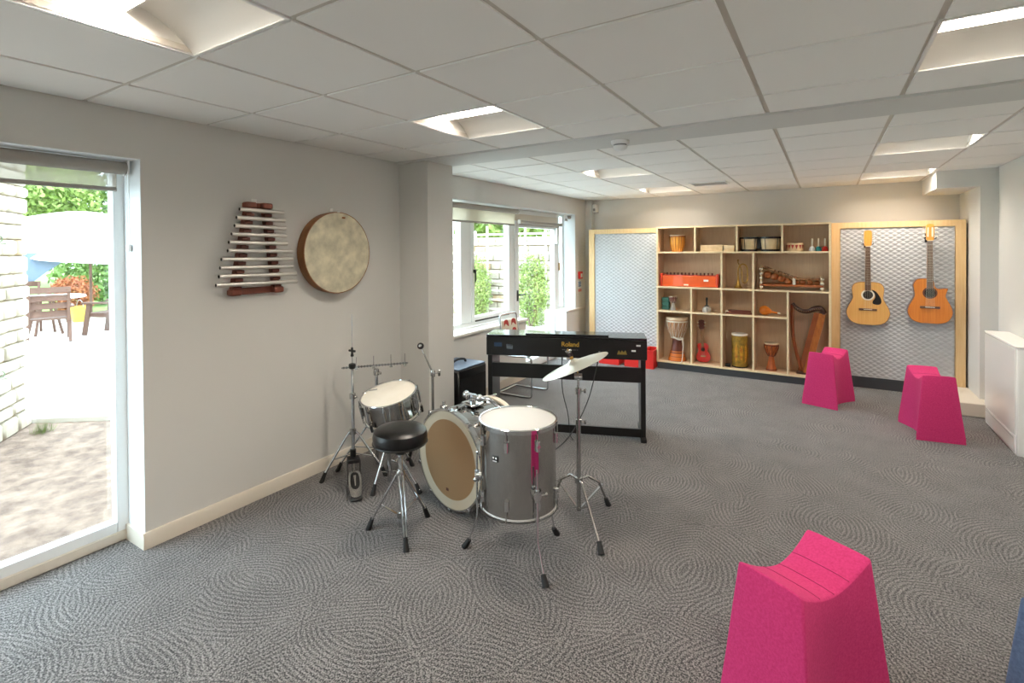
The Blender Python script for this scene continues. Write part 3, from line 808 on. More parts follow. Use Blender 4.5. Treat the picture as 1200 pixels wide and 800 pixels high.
for yy in (-.09, .09):
    obj('base_rail', MB().box(-.33, yy - .012, .045, .33, yy + .012, .068, .003), 'gourd', t)
    obj('top_rail', MB().tube(smooth_poly([(-.32, yy, .255), (-.18, yy, .215), (-.02, yy, .155), (.15, yy, .13), (.32, yy, .135)], 4, False), .008, 6), 'tan_key', t)
obj('middle_tie', MB().box(.02, -.10, .06, .05, -.08, .15, .003), 'rope', t)
for k in range(17):
    u = k / 16; x = -.30 + .60 * u; z = .272 - .14 * min(1, u * 1.55) + .02 * max(0, u - .65) ; L_ = .125 - .03 * u
    obj('key', MB().box(-.0145, -L_, 0, .0145, L_, .014, .003, M=T(x, 0, z - .008 * math.sin(u * 3)) @ RY(.3 if u < .6 else 0)), 'tan_key', t)
for k in range(8):
    u = k / 7; x = -.25 + .52 * u; r = .05 - .021 * u
    zt = .225 - .115 * min(1, u * 1.5)
    gz = max(r + .005, zt - r)
    g = obj('gourd', MB().sph((x, -.045, max(.075 + r * .9, zt - r * .9) if u < .3 else .075 + r * .6), r, 10, (1, 1, .95)), 'gourd', t)
# row 3
t = thing('teal_box', 'small teal tiered box in the third row at shelf left end', 'box', (1.30, 7.10, S3))
for k in range(3): obj('tier', MB().box(-.045, -.04, k * .056, .045, .04, k * .056 + .052, .004), 'teal', t)
t = thing('mini_djembe', 'tiny djembe with pale foot beside the teal box', 'drum', (1.406, 7.06, S3))
lathe_part('foot', [(0, 0), (.038, 0), (.036, .02), (.022, .075), (.026, .1), (0, .1)], 'grey_stone', t, 20)
lathe_part('bowl', [(0, .1), (.026, .1), (.046, .125), (.055, .16), (.056, .19), (0, .19)], 'djembe_dark', t, 20)
for k in range(12):
    a = 2 * PI * k / 12
    obj('cord', MB().tube([(.028 * math.cos(a), .028 * math.sin(a), .104), (.048 * math.cos(a), .048 * math.sin(a), .126), (.057 * math.cos(a), .057 * math.sin(a), .185)], .002, 4), 'rope', t)
lathe_part('head', [(0, .192), (.055, .191), (.058, .18), (.056, .18), (0, .18)], 'goat_skin', t, 20)
t = thing('desk_bell', 'grey dome bell with black upright handle in third row', 'bell', (1.839, 7.05, S3))
lathe_part('dome', [(0, 0), (.052, 0), (.056, .012), (.054, .04), (.044, .066), (.02, .074), (0, .075)], 'grey_stone', t)
lathe_part('collar', [(0, .075), (.03, .075), (.026, .088), (0, .088)], 'black_plastic', t, 18)
lathe_part('handle', [(0, .088), (.012, .088), (.011, .13), (.014, .17), (.010, .19), (0, .192)], 'black_plastic', t, 14)
t = thing('wooden_clapper', 'flat red-brown wooden clapper lying in the third row', 'instrument', (2.215, 7.05, S3))
obj('lower_blade', MB().prism(smooth_poly([(-.14, -.012, 0), (-.11, -.035, 0), (.0, -.032, 0), (.14, -.022, 0), (.155, 0, 0), (.14, .022, 0), (0, .032, 0), (-.11, .035, 0)], 4), (0, 0, .022)), 'red_brown_wood', t)
obj('upper_blade', MB().prism(smooth_poly([(-.12, -.01, .024), (-.08, -.03, .024), (.0, -.028, .024), (.13, -.018, .024), (.145, 0, .024), (.13, .018, .024), (0, .028, .024), (-.08, .03, .024)], 4), (0, 0, .024)), 'djembe_dark', t)
obj('end_cap', MB().cyl((-.15, 0, .024), (-.11, 0, .024), .014, .022, 12), 'ivory', t)
t = thing('maraca', 'orange maraca lying on its side in the third row', 'maraca', (2.515, 7.05, S3), rz=-.15)
M = RY(PI / 2 + .16)
obj('gourd', MB().lathe([(0, -.062), (.03, -.055), (.052, -.03), (.06, 0), (.05, .035), (.028, .062), (.014, .08)], 20, T(0, 0, .062) @ M), 'maraca', t)
obj('handle', MB().lathe([(.012, .076), (.011, .12), (.012, .15), (0, .152)], 14, T(0, 0, .062) @ M), 'maraca', t)
obj('tip', MB().lathe([(.012, .148), (.013, .165), (.008, .176), (0, .178)], 14, T(0, 0, .062) @ M), 'ivory', t)
# row 4
def djembe(label, loc, h, rt, rb, wood_bowl, bands, cords, cordm, head, ncord=16):
    t = thing('djembe', label, 'drum', loc)
    k = h
    lathe_part('foot', [(rb * .8, 0), (rb, 0), (rb * .97, .03 * k), (rb * .72, .2 * k), (rb * .5, .42 * k), (rb * .5, .5 * k), (rb * .3, .5 * k)], bands[0], t)
    for z0_, z1_, mt in bands[1]:
        def rr(z):
            z = z / k
            return (rb * (.98 - .26 * z / .2) if z < .2 else rb * (.72 - .22 * (z - .2) / .22) if z < .42 else rb * .5)
        obj('band', MB().ring([(rr(z0_) - .003, z0_), (rr(z0_) + .004, z0_), (rr(z1_) + .004, z1_), (rr(z1_) - .003, z1_)], 28), mt, t)
    lathe_part('bowl', [(rb * .5, .49 * k), (rb * .62, .54 * k), (rt * .84, .68 * k), (rt * .97, .82 * k), (rt, .96 * k), (rt * .8, .96 * k)], wood_bowl, t)
    lathe_part('head', [(0, k), (rt * .98, .995 * k), (rt * 1.02, .98 * k), (rt * 1.02, .945 * k), (rt * .98, .945 * k), (0, .95 * k)], head, t)
    obj('rim_ring', MB().ring([(rt, .895 * k), (rt * 1.07, .895 * k), (rt * 1.07, .925 * k), (rt, .925 * k)], 28), cordm, t)
    obj('waist_ring', MB().ring([(rb * .58, .515 * k), (rb * .70, .515 * k), (rb * .70, .54 * k), (rb * .58, .54 * k)], 24), cordm, t)
    for q in range(ncord):
        a = 2 * PI * q / ncord
        for da in (.0, 2 * PI / ncord):
            pr = [(rb * .68, .53 * k), (rt * .80, .66 * k), (rt * .99, .80 * k), (rt * 1.05, .90 * k)]
            obj('cord', MB().tube([(r * math.cos(a + da * i / 3), r * math.sin(a + da * i / 3), z) for i, (r, z) in enumerate(pr)], cords, 4), cordm, t)
    return t
tdj = djembe('large djembe with rope lacing and striped orange foot on the bottom shelf', (1.449, 7.095, S0), .585, .138, .118, 'djembe_bowl',
       ('djembe_dark', [(.005, .055, 'djembe_orange'), (.062, .10, 'djembe_orange'), (.115, .13, 'djembe_orange')]), .0028, 'rope', 'goat_skin')
obj('hanging_rope', MB().tube(smooth_poly([(.06, -.08, .33), (.10, -.10, .27), (.104, -.132, .15), (.098, -.152, .03), (.07, -.153, -.012)], 5, False), .005, 6), 'rope', tdj)
obj('rope_knot', MB().tube(smooth_poly([(-.03, -.078, .325), (.02, -.092, .30), (.07, -.09, .295), (.095, -.07, .31)], 5, False), .009, 8), 'rope', tdj)
djembe('small brown djembe with dark cords on the bottom shelf', (2.585, 7.09, S0), .345, .079, .062, 'djembe_wood', ('djembe_wood', [(.01, .02, 'djembe_dark')]), .003, 'djembe_dark', 'goat_skin', 9)
t = thing('tubano_drum', 'tall yellow patterned tube drum on the bottom shelf', 'drum', (2.226, 7.09, S0))
lathe_part('shell', [(0, .012), (.088, .012), (.09, .02), (.094, .41), (0, .41)], 'yellow_drum', t)
lathe_part('base_ring', [(0, 0), (.088, 0), (.092, .006), (.09, .018), (0, .018)], 'black_rubber', t)
lathe_part('head', [(0, .43), (.094, .428), (.097, .415), (.096, .405), (0, .405)], 'drum_head_snare', t)
for k in range(4):
    a0 = -2.0 + k * .62; pp = [(.0955 * math.cos(a), .0955 * math.sin(a), z) for a, z in ((a0, .06 + .05 * (k % 2)), (a0 + .26, .1), (a0 + .34, .22), (a0 + .2, .32 - .03 * (k % 2)), (a0 - .08, .25))]
    obj('painted_patch', MB().prism(pp, Vector(pp[2]) * 0.015 - Vector((0, 0, pp[2][2] * .015))), 'yellow_patch', t)
t = thing('drum_beater', 'black beater lying against the yellow tube drum', 'beater', (2.095, 7.09, S0))
obj('shaft', MB().cyl((0, .10, .008), (-.0, -.05, .014), .006, n=8), 'black_plastic', t)
obj('head', MB().cyl((-.028, -.07, .02), (.03, -.07, .02), .02, n=14), 'black_rubber', t)
# ukulele
t = thing('ukulele', 'bright red ukulele standing on the bottom shelf', 'ukulele', (1.787, 7.13, S0))
U = T(0, 0, .004) @ RX(-.10) @ RY(-.07)
def ub(m): return m
half = [(0, 0), (.05, .004), (.084, .04), (.086, .085), (.062, .13), (.056, .155), (.066, .195), (.06, .235), (.03, .25), (0, .252)]
poly = smooth_poly([(-x, 0, z) for x, z in reversed(half)], 5, False)[:-1] + smooth_poly([(x, 0, z) for x, z in half], 5, False)[:-1]
obj('body', MB().prism([(x, -.03, z) for x, _, z in poly], (0, .058, 0), U), 'red_gloss', t)
obj('soundhole', MB().cyl((0, -.0305, .165), (0, -.032, .165), .026, n=24, M=U), 'hole_dark', t)
obj('bridge', MB().box(-.032, -.038, .068, .032, -.030, .086, .002, M=U), 'pale_wood', t)
obj('neck', MB().box(-.017, -.03, .24, .017, -.008, .43, .004, M=U), 'neck_wood', t)
obj('fretboard', MB().box(-.0175, -.036, .20, .0175, -.030, .43, M=U), 'tan_key', t)
hd = obj('headstock', MB().prism(smooth_poly([(-.018, -.02, .43), (-.034, -.02, .455), (-.036, -.02, .54), (-.012, -.02, .555), (.012, -.02, .555), (.036, -.02, .54), (.034, -.02, .455), (.018, -.02, .43)], 4), (0, -.014, 0), U), 'djembe_dark', t)
for s in (-1, 1):
    for z in (.475, .52): obj('tuning_peg', MB().cyl((s * .03, -.027, z), (s * .055, -.027, z), .008, n=8, M=U), 'ivory', hd)
for q in range(4): obj('string', MB().cyl((-.018 + q * .012, -.039, .078), (-.011 + q * .0073, -.038, .44), .0007, n=4, M=U), 'string_metal', t)
# harp
t = thing('harp', 'dark wooden lap harp leaning in the tall right compartment', 'harp', (2.94, 7.09, S0))
obj('soundbox', MB().prism([(-.02, -.045, 0), (.05, -.045, .0), (.215, -.03, .72), (.15, -.03, .74)], (0, .095, 0)), 'harp_light', t)
obj('soundbox_edge', MB().bar((-.022, -.0, .026), (.147, .0, .735), .02, .10, (1, 0, -.2)), 'harp_wood', t)
pl = smooth_poly([(-.03, 0, .045), (-.075, 0, .20), (-.118, 0, .42), (-.128, 0, .62), (-.125, 0, .83)], 6, False)
obj('pillar', MB().tube(pl, [.020] * len(pl), 10), 'harp_wood', t)
nk = smooth_poly([(-.128, 0, .84), (-.09, 0, .79), (-.03, 0, .755), (.04, 0, .755), (.10, 0, .785), (.16, 0, .79), (.20, 0, .73)], 6, False)
obj('neck', MB().tube(nk, [.022 + .014 * i / (len(nk) - 1) for i in range(len(nk))], 10), 'harp_dark', t)
obj('base', MB().box(-.085, -.05, 0, .05, .05, .022, .006), 'harp_dark', t)
for k in range(16):
    u = (k + .5) / 16
    a = Vector(nk[int(u * (len(nk) - 6))]); b = Vector((-.015 + .15 * u ** .9, -.0, .03 + .62 * u ** .95))
    if a.x < b.x + .02: b.x = min(b.x, a.x - .0)
    obj('string', MB().cyl(tuple(a), tuple(b), .0012, n=4), 'string_metal', t)
    obj('tuning_pin', MB().cyl((a.x, -.04, a.z), (a.x, .0, a.z), .004, n=6), 'brass', t)

# ------------------------------------------------------------------ left wall instruments
t = thing('metallophone', 'wall-hung metallophone of ten silver tubes on a red-brown frame', 'metallophone', (0, 1.945, 1.66))
# local: y along wall, z up; rails fan out downwards
zt_, zb_ = .268, -.295
for s in (-1, 1):
    ytop, ybot = ((-.058, -.165), (.052, .128))[0 if s < 0 else 1]
    obj('rail', MB().bar((.03, ytop, zt_), (.03, ybot, zb_), .042, .035, (1, 0, 0)), 'red_brown_wood', t)
    for z in (zt_ - .006, zb_ + .006):
        f = (z - zb_) / (zt_ - zb_)
        obj('end_block', MB().box(.01, (ybot + (ytop - ybot) * f) - .034, z - .02, .075, (ybot + (ytop - ybot) * f) + .034, z + .02, .008), 'red_brown_wood', t)
obj('cross_bar', MB().box(.012, -.058, zt_ - .028, .035, .05, zt_ + .012, .004), 'red_brown_wood', t)
obj('cross_bar', MB().box(.012, -.165, zb_ - .012, .035, .125, zb_ + .03, .004), 'red_brown_wood', t)
ends = [(-.145, .16), (-.165, .168), (-.178, .172), (-.198, .176), (-.215, .182), (-.222, .222), (-.262, .222), (-.27, .222), (-.278, .25), (-.296, .255)]
for k in range(10):
    z = .226 - k * .0517
    f = (z - zb_) / (zt_ - zb_)
    a, b = ends[k]
    tb = obj('tube_bar', MB().cyl((.078, a, z + .004), (.078, b, z - .002), .0135, n=14), 'aluminium', t)
    obj('tube_bore', MB().cyl((.078, a - .0005, z + .004), (.078, a - .0012, z + .004), .0095, n=12), 'hole_dark', tb)
    for s in (-1, 1):
        y = (-.165 + .107 * f) if s < 0 else (.128 - .076 * f)
        obj('cushion', MB().box(.045, y - .026, z - .036, .066, y + .026, z - .014, .003), 'djembe_dark', t)
        obj('cord_loop', MB().tube([(.06, y + .02, z), (.078 + .0125, y + .02, z + .003), (.075, y + .02, z + .0135), (.06, y + .02, z + .008)], .0018, 5), 'black_plastic', tb)
obj('hanging_hook', MB().box(.0, -.02, zt_ + .012, .006, 0.015, zt_ + .04, .001), 'white_plastic', t)
t = thing('frame_drum', 'large round frame drum with mottled cream skin on the left wall', 'drum', (0.0, 2.555, 1.612))
M = RY(PI / 2)
obj('hoop', MB().ring([(.288, .004), (.300, .004), (.305, .07), (.303, .085), (.293, .085), (.290, .07)], 56, M), 'brown_hoop', t)
lathe_part('skin', [(0, .087), (.29, .087), (.301, .084), (.303, .070), (.30, .070), (.28, .078), (0, .08)], 'calf_head', t, 56, M)
obj('hanging_hook', MB().box(0, -.012, .29, .012, .012, .335, .002).box(.01, -.012, .30, .09, .012, .308, .002), 'white_plastic', t)
obj('maker_mark', MB().box(.087, .03, .255, .0885, .06, .268), 'stripe_dark', t)

# ------------------------------------------------------------------ drum kit
def tripod_leg(parent, top, foot, low, tubem='chrome', r=.008, name='leg', double=True):
    """leg of two rods from the collar to the foot, with a brace from the lower collar and a rubber foot"""
    top, foot, low = Vector(top), Vector(foot), Vector(low)
    d = (foot - top); side = Vector((-d.y, d.x, 0)).normalized() * .011
    f2 = foot + Vector((0, 0, .022))
    m = MB()
    if double:
        for s in (-1, 1):
            m.tube([top + side * s, top + d * .12 + side * s, f2 + side * s * .5], .0055, 8)
    else: m.tube([top, top + d * .12 + Vector((0, 0, .012)), f2], r, 10)
    leg = obj(name, m, tubem, parent)
    a = d.normalized()
    obj('rubber_foot', MB().cyl(f2 - a * .05, foot + Vector((0, 0, .001)) + a * .004, .012, .017, 12), 'black_rubber', leg)
    mid = top + d * .55
    obj('brace', MB().bar(low, mid, .014, .004, (0, 0, 1)), tubem, leg)
    return leg
# drum throne
C0 = Vector((1.08, 2.152, 0))
t = thing('drum_throne', 'black padded round drum stool on a chrome tripod', 'drum stool', C0)
lathe_part('seat', [(0, .508), (.13, .508), (.147, .513), (.155, .53), (.156, .562), (.150, .59), (.132, .604), (.08, .610), (0, .612)], 'black_leather', t, 40)
obj('seat_piping', MB().ring([(.1555 + .004 * math.cos(a), .524 + .004 * math.sin(a)) for a in [k * PI / 3 for k in range(6)]], 40), 'black_plastic', t)
lathe_part('seat_bracket', [(0, .455), (.03, .455), (.032, .492), (.07, .508), (0, .508)], 'black_plastic', t, 20)
obj('post', MB().cyl((0, 0, .03), (0, 0, .46), .0125, n=16), 'chrome', t)
lathe_part('collar', [(.013, .30), (.026, .30), (.026, .345), (.022, .36), (.013, .36)], 'chrome_soft', t, 18)
obj('wing_bolt', MB().cyl((0, -.02, .43), (0, -.05, .43), .005, n=8).box(-.02, -.056, .424, .02, -.048, .436, .003), 'chrome_soft', t)
lathe_part('lower_collar', [(.013, .085), (.022, .085), (.022, .115), (.013, .115)], 'chrome_soft', t, 16)
for fx, fy in ((1.24, 2.024), (.901, 2.071), (1.10, 2.361)):
    f = Vector((fx, fy, 0)) - C0; u = f.normalized()
    tripod_leg(t, u * .022 + Vector((0, 0, .335)), f, u * .018 + Vector((0, 0, .10)))
# hi-hat stand with pedal
C0 = Vector((.285, 2.497, 0))
t = thing('hi_hat_stand', 'chrome hi-hat stand with foot pedal and bare rod by the left wall', 'cymbal stand', C0)
obj('lower_tube', MB().cyl((0, 0, .05), (0, 0, .58), .0135, n=16), 'chrome', t)
obj('upper_tube', MB().cyl((0, 0, .58), (0, 0, .80), .0105, n=16), 'chrome', t)
obj('pull_rod', MB().cyl((0, 0, .80), (0, 0, 1.172), .003, n=8), 'chrome', t)
lathe_part('height_collar', [(.0135, .565), (.022, .565), (.022, .60), (.0135, .605)], 'chrome_soft', t, 16)
obj('collar_wing', MB().box(.02, -.006, .575, .045, .006, .59, .003), 'chrome_soft', t)
lathe_part('cymbal_seat', [(.0, .78), (.018, .78), (.026, .80), (.024, .815), (.008, .82), (0, .82)], 'black_plastic', t, 18)
lathe_part('clutch', [(.003, .865), (.010, .868), (.012, .875), (.008, .89), (.008, .93), (.003, .935)], 'black_plastic', t, 14)
obj('clutch_wing', MB().box(-.035, -.006, .90, .035, .006, .916, .004), 'black_plastic', t)
lathe_part('leg_collar', [(.0135, .31), (.023, .31), (.023, .345), (.0135, .35)], 'chrome_soft', t, 16)
lathe_part('base_sleeve', [(.0135, .12), (.021, .12), (.021, .20), (.0135, .205)], 'black_plastic', t, 16)
for fx, fy in ((.163, 2.32), (.469, 2.634)):
    f = Vector((fx, fy, 0)) - C0; u = f.normalized()
    tripod_leg(t, u * .02 + Vector((0, 0, .33)), f, u * .018 + Vector((0, 0, .17)), double=False)
pd = Vector((.642 - .285, 2.215 - 2.497, 0)); pl_ = pd.length; pa = math.atan2(pd.y, pd.x)
PM = RZ(pa)
ped = obj('pedal_frame', MB().box(.10, -.045, .004, .135, .045, .014, M=PM).bar((.06, -.042, .14), (.13, -.042, .01), .012, .010, M=PM).bar((.06, .042, .14), (.13, .042, .01), .012, .010, M=PM).box(-.02, -.045, .12, .07, .045, .15, .006, M=PM), 'black_plastic', t)
fbp = smooth_poly([(.13, -.03, 0), (.22, -.042, 0), (.30, -.038, 0), (.36, -.03, 0), (.375, 0, 0), (.36, .03, 0), (.30, .038, 0), (.22, .042, 0), (.13, .03, 0)], 4)
PT = PM @ T(.36, 0, .022) @ RY(.30) @ T(-.36, 0, 0)
fb = obj('footboard', MB().prism(fbp, (0, 0, .008), PT), 'chrome_soft', t)
inn = smooth_poly([(.15, -.02, .008), (.22, -.030, .008), (.28, -.024, .008), (.30, 0, .008), (.28, .024, .008), (.22, .030, .008), (.15, .02, .008)], 4)
obj('footboard_inlay', MB().prism(inn, (0, 0, .0015), PT), 'black_plastic', fb)
obj('logo_mark', MB().prism([(.17, -.008, .0095), (.27, -.003, .0095), (.27, .003, .0095), (.17, .008, .0095)], (0, 0, .001), PT), 'chrome_soft', fb)
obj('heel_plate', MB().box(.315, -.037, .003, .395, .037, .022, .006, M=PM), 'black_plastic', t)
obj('pedal_chain', MB().bar((.02, 0, .15), (.14, 0, .09), .012, .006, (0, 0, 1), M=PM), 'chrome_soft', t)
obj('base_rod', MB().cyl((.12, -.055, .012), (.37, -.055, .012), .004, n=6, M=PM), 'chrome_soft', t)
# chime rack stand behind the snare
C0 = Vector((.33, 2.685, 0))
t = thing('chime_rack_stand', 'thin chrome stand with pronged horizontal chime bar behind the snare', 'stand', C0)
obj('post', MB().cyl((0, 0, .03), (0, 0, .74), .0125, n=14), 'chrome', t)
lathe_part('clamp', [(.0125, .70), (.02, .70), (.022, .72), (.02, .745), (0, .75)], 'chrome_soft', t, 14)
obj('clamp_wing', MB().box(.015, -.008, .71, .05, .008, .73, .004), 'chrome_soft', t)
bd = Vector((.845, .535, 0))
b0 = Vector((-.215, -.14, .755)); b1 = Vector((.20, .128, .79))
obj('rack_bar', MB().bar(b0, b1, .018, .008, (0, 0, 1)), 'chrome_soft', t)
for k in range(22): 
    p = b0 + (b1 - b0) * (.03 + .94 * k / 21)
    obj('bar_notch', MB().cyl(p - Vector((0, 0, .008)), p + Vector((0, 0, .006)), .006, n=6), 'black_plastic', t)
for u in (.22, .48, .74, .95):
    p = b0 + (b1 - b0) * u
    pr = obj('prong', MB().cyl(p, p + Vector((0, 0, .072)), .0028, n=8), 'chrome', t)
    obj('prong_nut', MB().cyl(p - Vector((0, 0, .022)), p + Vector((0, 0, -.002)), .011, .006, 8), 'chrome_soft', pr)
lathe_part('leg_collar', [(.0125, .37), (.022, .37), (.022, .41), (.0125, .41)], 'chrome_soft', t, 14)
for fx, fy in ((.112, 2.50), (.52, 2.86), (.16, 2.93)):
    f = Vector((fx, fy, 0)) - C0; u = f.normalized()
    tripod_leg(t, u * .02 + Vector((0, 0, .39)), f, u * .018 + Vector((0, 0, .16)), double=False)
# snare drum and stand
def drum_shell(parent, r, z0, z1, M, shellm, nlug, headm, hoopm='chrome', lug='long', two_heads=True, n=48):
    sh = obj('shell', MB().ring([(r - .006, z0), (r, z0), (r, z1), (r - .006, z1)], n, M), shellm, parent)
    hd = obj('batter_head', MB().lathe([(0, z1 + .006), (r - .008, z1 + .006), (r + .002, z1 + .002), (r + .002, z1 - .006), (r - .008, z1 - .0)], n, M), headm, parent)
    if two_heads: obj('bottom_head', MB().lathe([(0, z0 - .004), (r + .001, z0 - .003), (r + .001, z0 + .006)], n, M), headm, parent)
    for z, s in ((z1, 1), (z0, -1)):
        pr = [(r + .002, z - .012), (r + .007, z - .012), (r + .008, z + .008 * s), (r + .005, z + .012 * s), (r + .0, z + .012 * s), (r - .002, z + .009 * s)]
        h = obj('hoop', MB().ring(pr, n, M), hoopm, parent)
    for k in range(nlug):
        a = 2 * PI * k / nlug + .25; c, s = math.cos(a), math.sin(a)
        def P(rr, z): return (rr * c, rr * s, z)
        if lug == 'long':
            lm = MB().cyl(P(r + .014, z0 + .03), P(r + .014, z1 - .03), .008, n=8, M=M)
            lm.cyl(P(r, z1 - .04), P(r + .014, z1 - .04), .007, n=8, M=M).cyl(P(r, z0 + .04), P(r + .014, z0 + .04), .007, n=8, M=M)
            l = obj('lug', lm, 'chrome', parent)
            obj('tension_rod', MB().cyl(P(r + .014, z0 - .008), P(r + .014, z1 + .010), .0035, n=6, M=M), 'chrome_soft', l)
        else:
            for zz, s2 in ((z1 - .075, 1), (z0 + .075, -1)):
                l = obj('lug', MB().cyl(P(r + .006, zz - .025), P(r + .006, zz + .025), .012, n=10, M=M).cyl(P(r, zz), P(r + .017, zz), .009, n=10, M=M), 'chrome', parent)
                obj('tension_rod', MB().cyl(P(r + .012, zz), P(r + .012, (z1 + .012) if s2 > 0 else (z0 - .012)), .0035, n=6, M=M), 'chrome_soft', l)
    return sh
C0 = Vector((.60, 2.54, 0))
ST = T(0, 0, .632) @ Matrix.Rotation(.25, 4, Vector((.255, -.013, 0)))
t = thing('snare_stand', 'chrome snare drum stand with tripod legs under the snare', 'drum stand', C0)
obj('post', MB().cyl((0, 0, .03), (0, 0, .40), .0125, n=14), 'chrome', t)
lathe_part('tilter', [(0, .39), (.02, .39), (.024, .41), (.018, .43), (0, .435)], 'chrome_soft', t, 14)
lathe_part('leg_collar', [(.0125, .27), (.022, .27), (.022, .31), (.0125, .31)], 'chrome_soft', t, 14)
for fx, fy in ((.612, 2.375), (.862, 2.56), (.42, 2.72)):
    f = Vector((fx, fy, 0)) - C0; u = f.normalized()
    tripod_leg(t, u * .02 + Vector((0, 0, .29)), f, u * .018 + Vector((0, 0, .10)), double=False)
for k in range(3):
    a = k * 2 * PI / 3 + .56; c, s = math.cos(a), math.sin(a)
    b = ST @ Vector((.165 * c, .165 * s, -.173)); e = ST @ Vector((.208 * c, .208 * s, -.165)); e2 = ST @ Vector((.209 * c, .209 * s, -.12))
    arm = obj('basket_arm', MB().tube([(0, 0, .42), tuple(b), tuple(e), tuple(e2)], .006, 8), 'chrome', t)
    obj('rubber_tip', MB().cyl(tuple(e), tuple(e2), .009, n=8), 'black_rubber', arm)
t = thing('snare_drum', 'tilted chrome snare drum with off-white head on its stand', 'drum', C0)
drum_shell(t, .188, -.15, .0, ST, 'steel_shell', 10, 'drum_head_snare')
obj('strainer', MB().box(-.02, -.213, -.12, .02, -.189, -.03, .005, M=ST @ RZ(-.9)), 'chrome_soft', t)
obj('maker_mark', MB().box(-.09, -.010, .0063, -.03, .006, .0072, M=ST @ RZ(.55) @ T(-.07, .09, 0)), 'grey_plastic', t)
# boom stand behind the bass drum
C0 = Vector((.58, 3.03, 0))
t = thing('boom_stand', 'thin boom stand with round black knob beside the pilaster', 'stand', C0)
obj('post', MB().cyl((0, 0, .03), (0, 0, .68), .011, n=14), 'chrome_soft', t)
lathe_part('leg_collar', [(.011, .30), (.021, .30), (.021, .34), (.011, .34)], 'chrome_soft', t, 14)
lathe_part('boom_clamp', [(0, .655), (.02, .655), (.022, .68), (.016, .70), (0, .70)], 'chrome', t, 14)
obj('clamp_wing', MB().cyl((0, 0, .675), (.045, .03, .675), .006, n=8).box(.035, .015, .65, .055, .035, .70, .006), 'chrome', t)
e = Vector((-.075, -.05, .885))
obj('boom_arm', MB().cyl((.012, .008, .645), tuple(e), .007, n=10), 'chrome_soft', t)
obj('boom_knob', MB().sph(tuple(e), .026, 10), 'black_rubber', t)
obj('knob_cap', MB().sph(tuple(e + Vector((.010, -.016, .004))), .014, 8), 'chrome', t)
obj('arm_tip', MB().cyl(tuple(e + Vector((.02, .014, -.06))), tuple(e), .010, .006, 8), 'chrome', t)
for fx, fy in ((.42, 2.92), (.50, 3.20), (.78, 3.08)):
    f = Vector((fx, fy, 0)) - C0; u = f.normalized()
    tripod_leg(t, u * .02 + Vector((0, 0, .32)), f, u * .018 + Vector((0, 0, .12)), double=False)
# bass drum
BR = .300; BL = .40
t = thing('bass_drum', 'chrome bass drum on its side with cream-ringed smoky head', 'drum', (1.165, 2.49, 0), rz=math.radians(77.5 - 90))
BM = T(0, 0, BR + .018) @ RX(-PI / 2)
obj('shell', MB().ring([(BR - .012, .03), (BR - .004, .03), (BR - .004, BL - .03), (BR - .012, BL - .03)], 64, BM), 'steel_shell', t)
for z0_, z1_, nm in ((-.005, .032, 'front'), (BL - .032, BL + .005, 'rear')):
    h = obj('hoop', MB().ring([(BR + .0, z0_), (BR + .012, z0_), (BR + .013, (z0_ + z1_) / 2), (BR + .012, z1_), (BR, z1_)], 64, BM), 'chrome' if nm == 'front' else 'cream_hoop', t)
obj('head_ring', MB().ring([(.246, .004), (BR + .002, .002), (BR + .002, .008), (.246, .006)], 64, BM), 'head_ring', t)
obj('batter_head', MB().lathe([(0, .0045), (.246, .0045), (.246, .0055), (0, .0055)], 64, BM), 'smoky_head', t)
obj('resonant_head', MB().lathe([(0, BL - .006), (BR, BL - .006), (BR, BL - .003), (0, BL - .003)], 64, BM), 'drum_head', t)
for k in range(10):
    a = 2 * PI * k / 10 + .31; c, s = math.cos(a), math.sin(a)
    def P(r, z): return (r * c, r * s, z)
    for zz, e_ in ((.105, -.004), (BL - .105, BL + .004)):
        l = obj('lug', MB().cyl(P(BR + .008, zz - .03), P(BR + .008, zz + .03), .012, n=10, M=BM).cyl(P(BR - .006, zz), P(BR + .018, zz), .009, n=10, M=BM), 'chrome', t)
        obj('claw_rod', MB().cyl(P(BR + .022, zz), P(BR + .022, e_), .004, n=6, M=BM).box(-.012, -.012, -.004, .012, .012, .012, .002, M=BM @ T(*P(BR + .016, e_))), 'chrome', l)
obj('tom_mount_plate', MB().box(-.06, .15, 2 * BR + .018, .06, .26, 2 * BR + .034, .006), 'chrome', t)
tm = obj('tom_mount', MB().cyl((0, .205, 2 * BR + .03), (0, .205, 2 * BR + .085), .022, n=16).cyl((-.06, .205, 2 * BR + .07), (.06, .205, 2 * BR + .07), .019, n=14).sph((-.065, .205, 2 * BR + .072), .025, 8).sph((.065, .205, 2 * BR + .072), .025, 8), 'chrome', t)
obj('tom_arm', MB().tube(smooth_poly([(.03, .205, 2 * BR + .06), (.10, .22, 2 * BR + .075), (.16, .25, 2 * BR + .05), (.20, .27, 2 * BR + .0)], 4, False), .012, 10), 'chrome', tm)
obj('mount_wing', MB().box(-.025, .16, 2 * BR + .058, -.012, .20, 2 * BR + .085, .003), 'chrome_soft', tm)
obj('cymbal_bracket', MB().box(-.14, .04, 2 * BR + .0, -.10, .08, 2 * BR + .02, .006).cyl((-.12, .06, 2 * BR + .01), (-.12, .06, 2 * BR + .045), .010, n=10), 'chrome', t)
for s in (-1, 1):
    sp = obj('spur', MB().tube([(s * .24, .30, .22), (s * .33, .33, .10), (s * .40, .36, .018)], .009, 10), 'chrome', t)
    obj('rubber_foot', MB().cyl((s * .395, .358, .03), (s * .402, .361, .001), .014, .016, 10), 'black_rubber', sp)
obj('lift_foot', MB().box(-.02, -.004, .0005, .02, .03, .0045).box(-.045, .37, .0005, .045, .40, .0045), 'black_rubber', t)
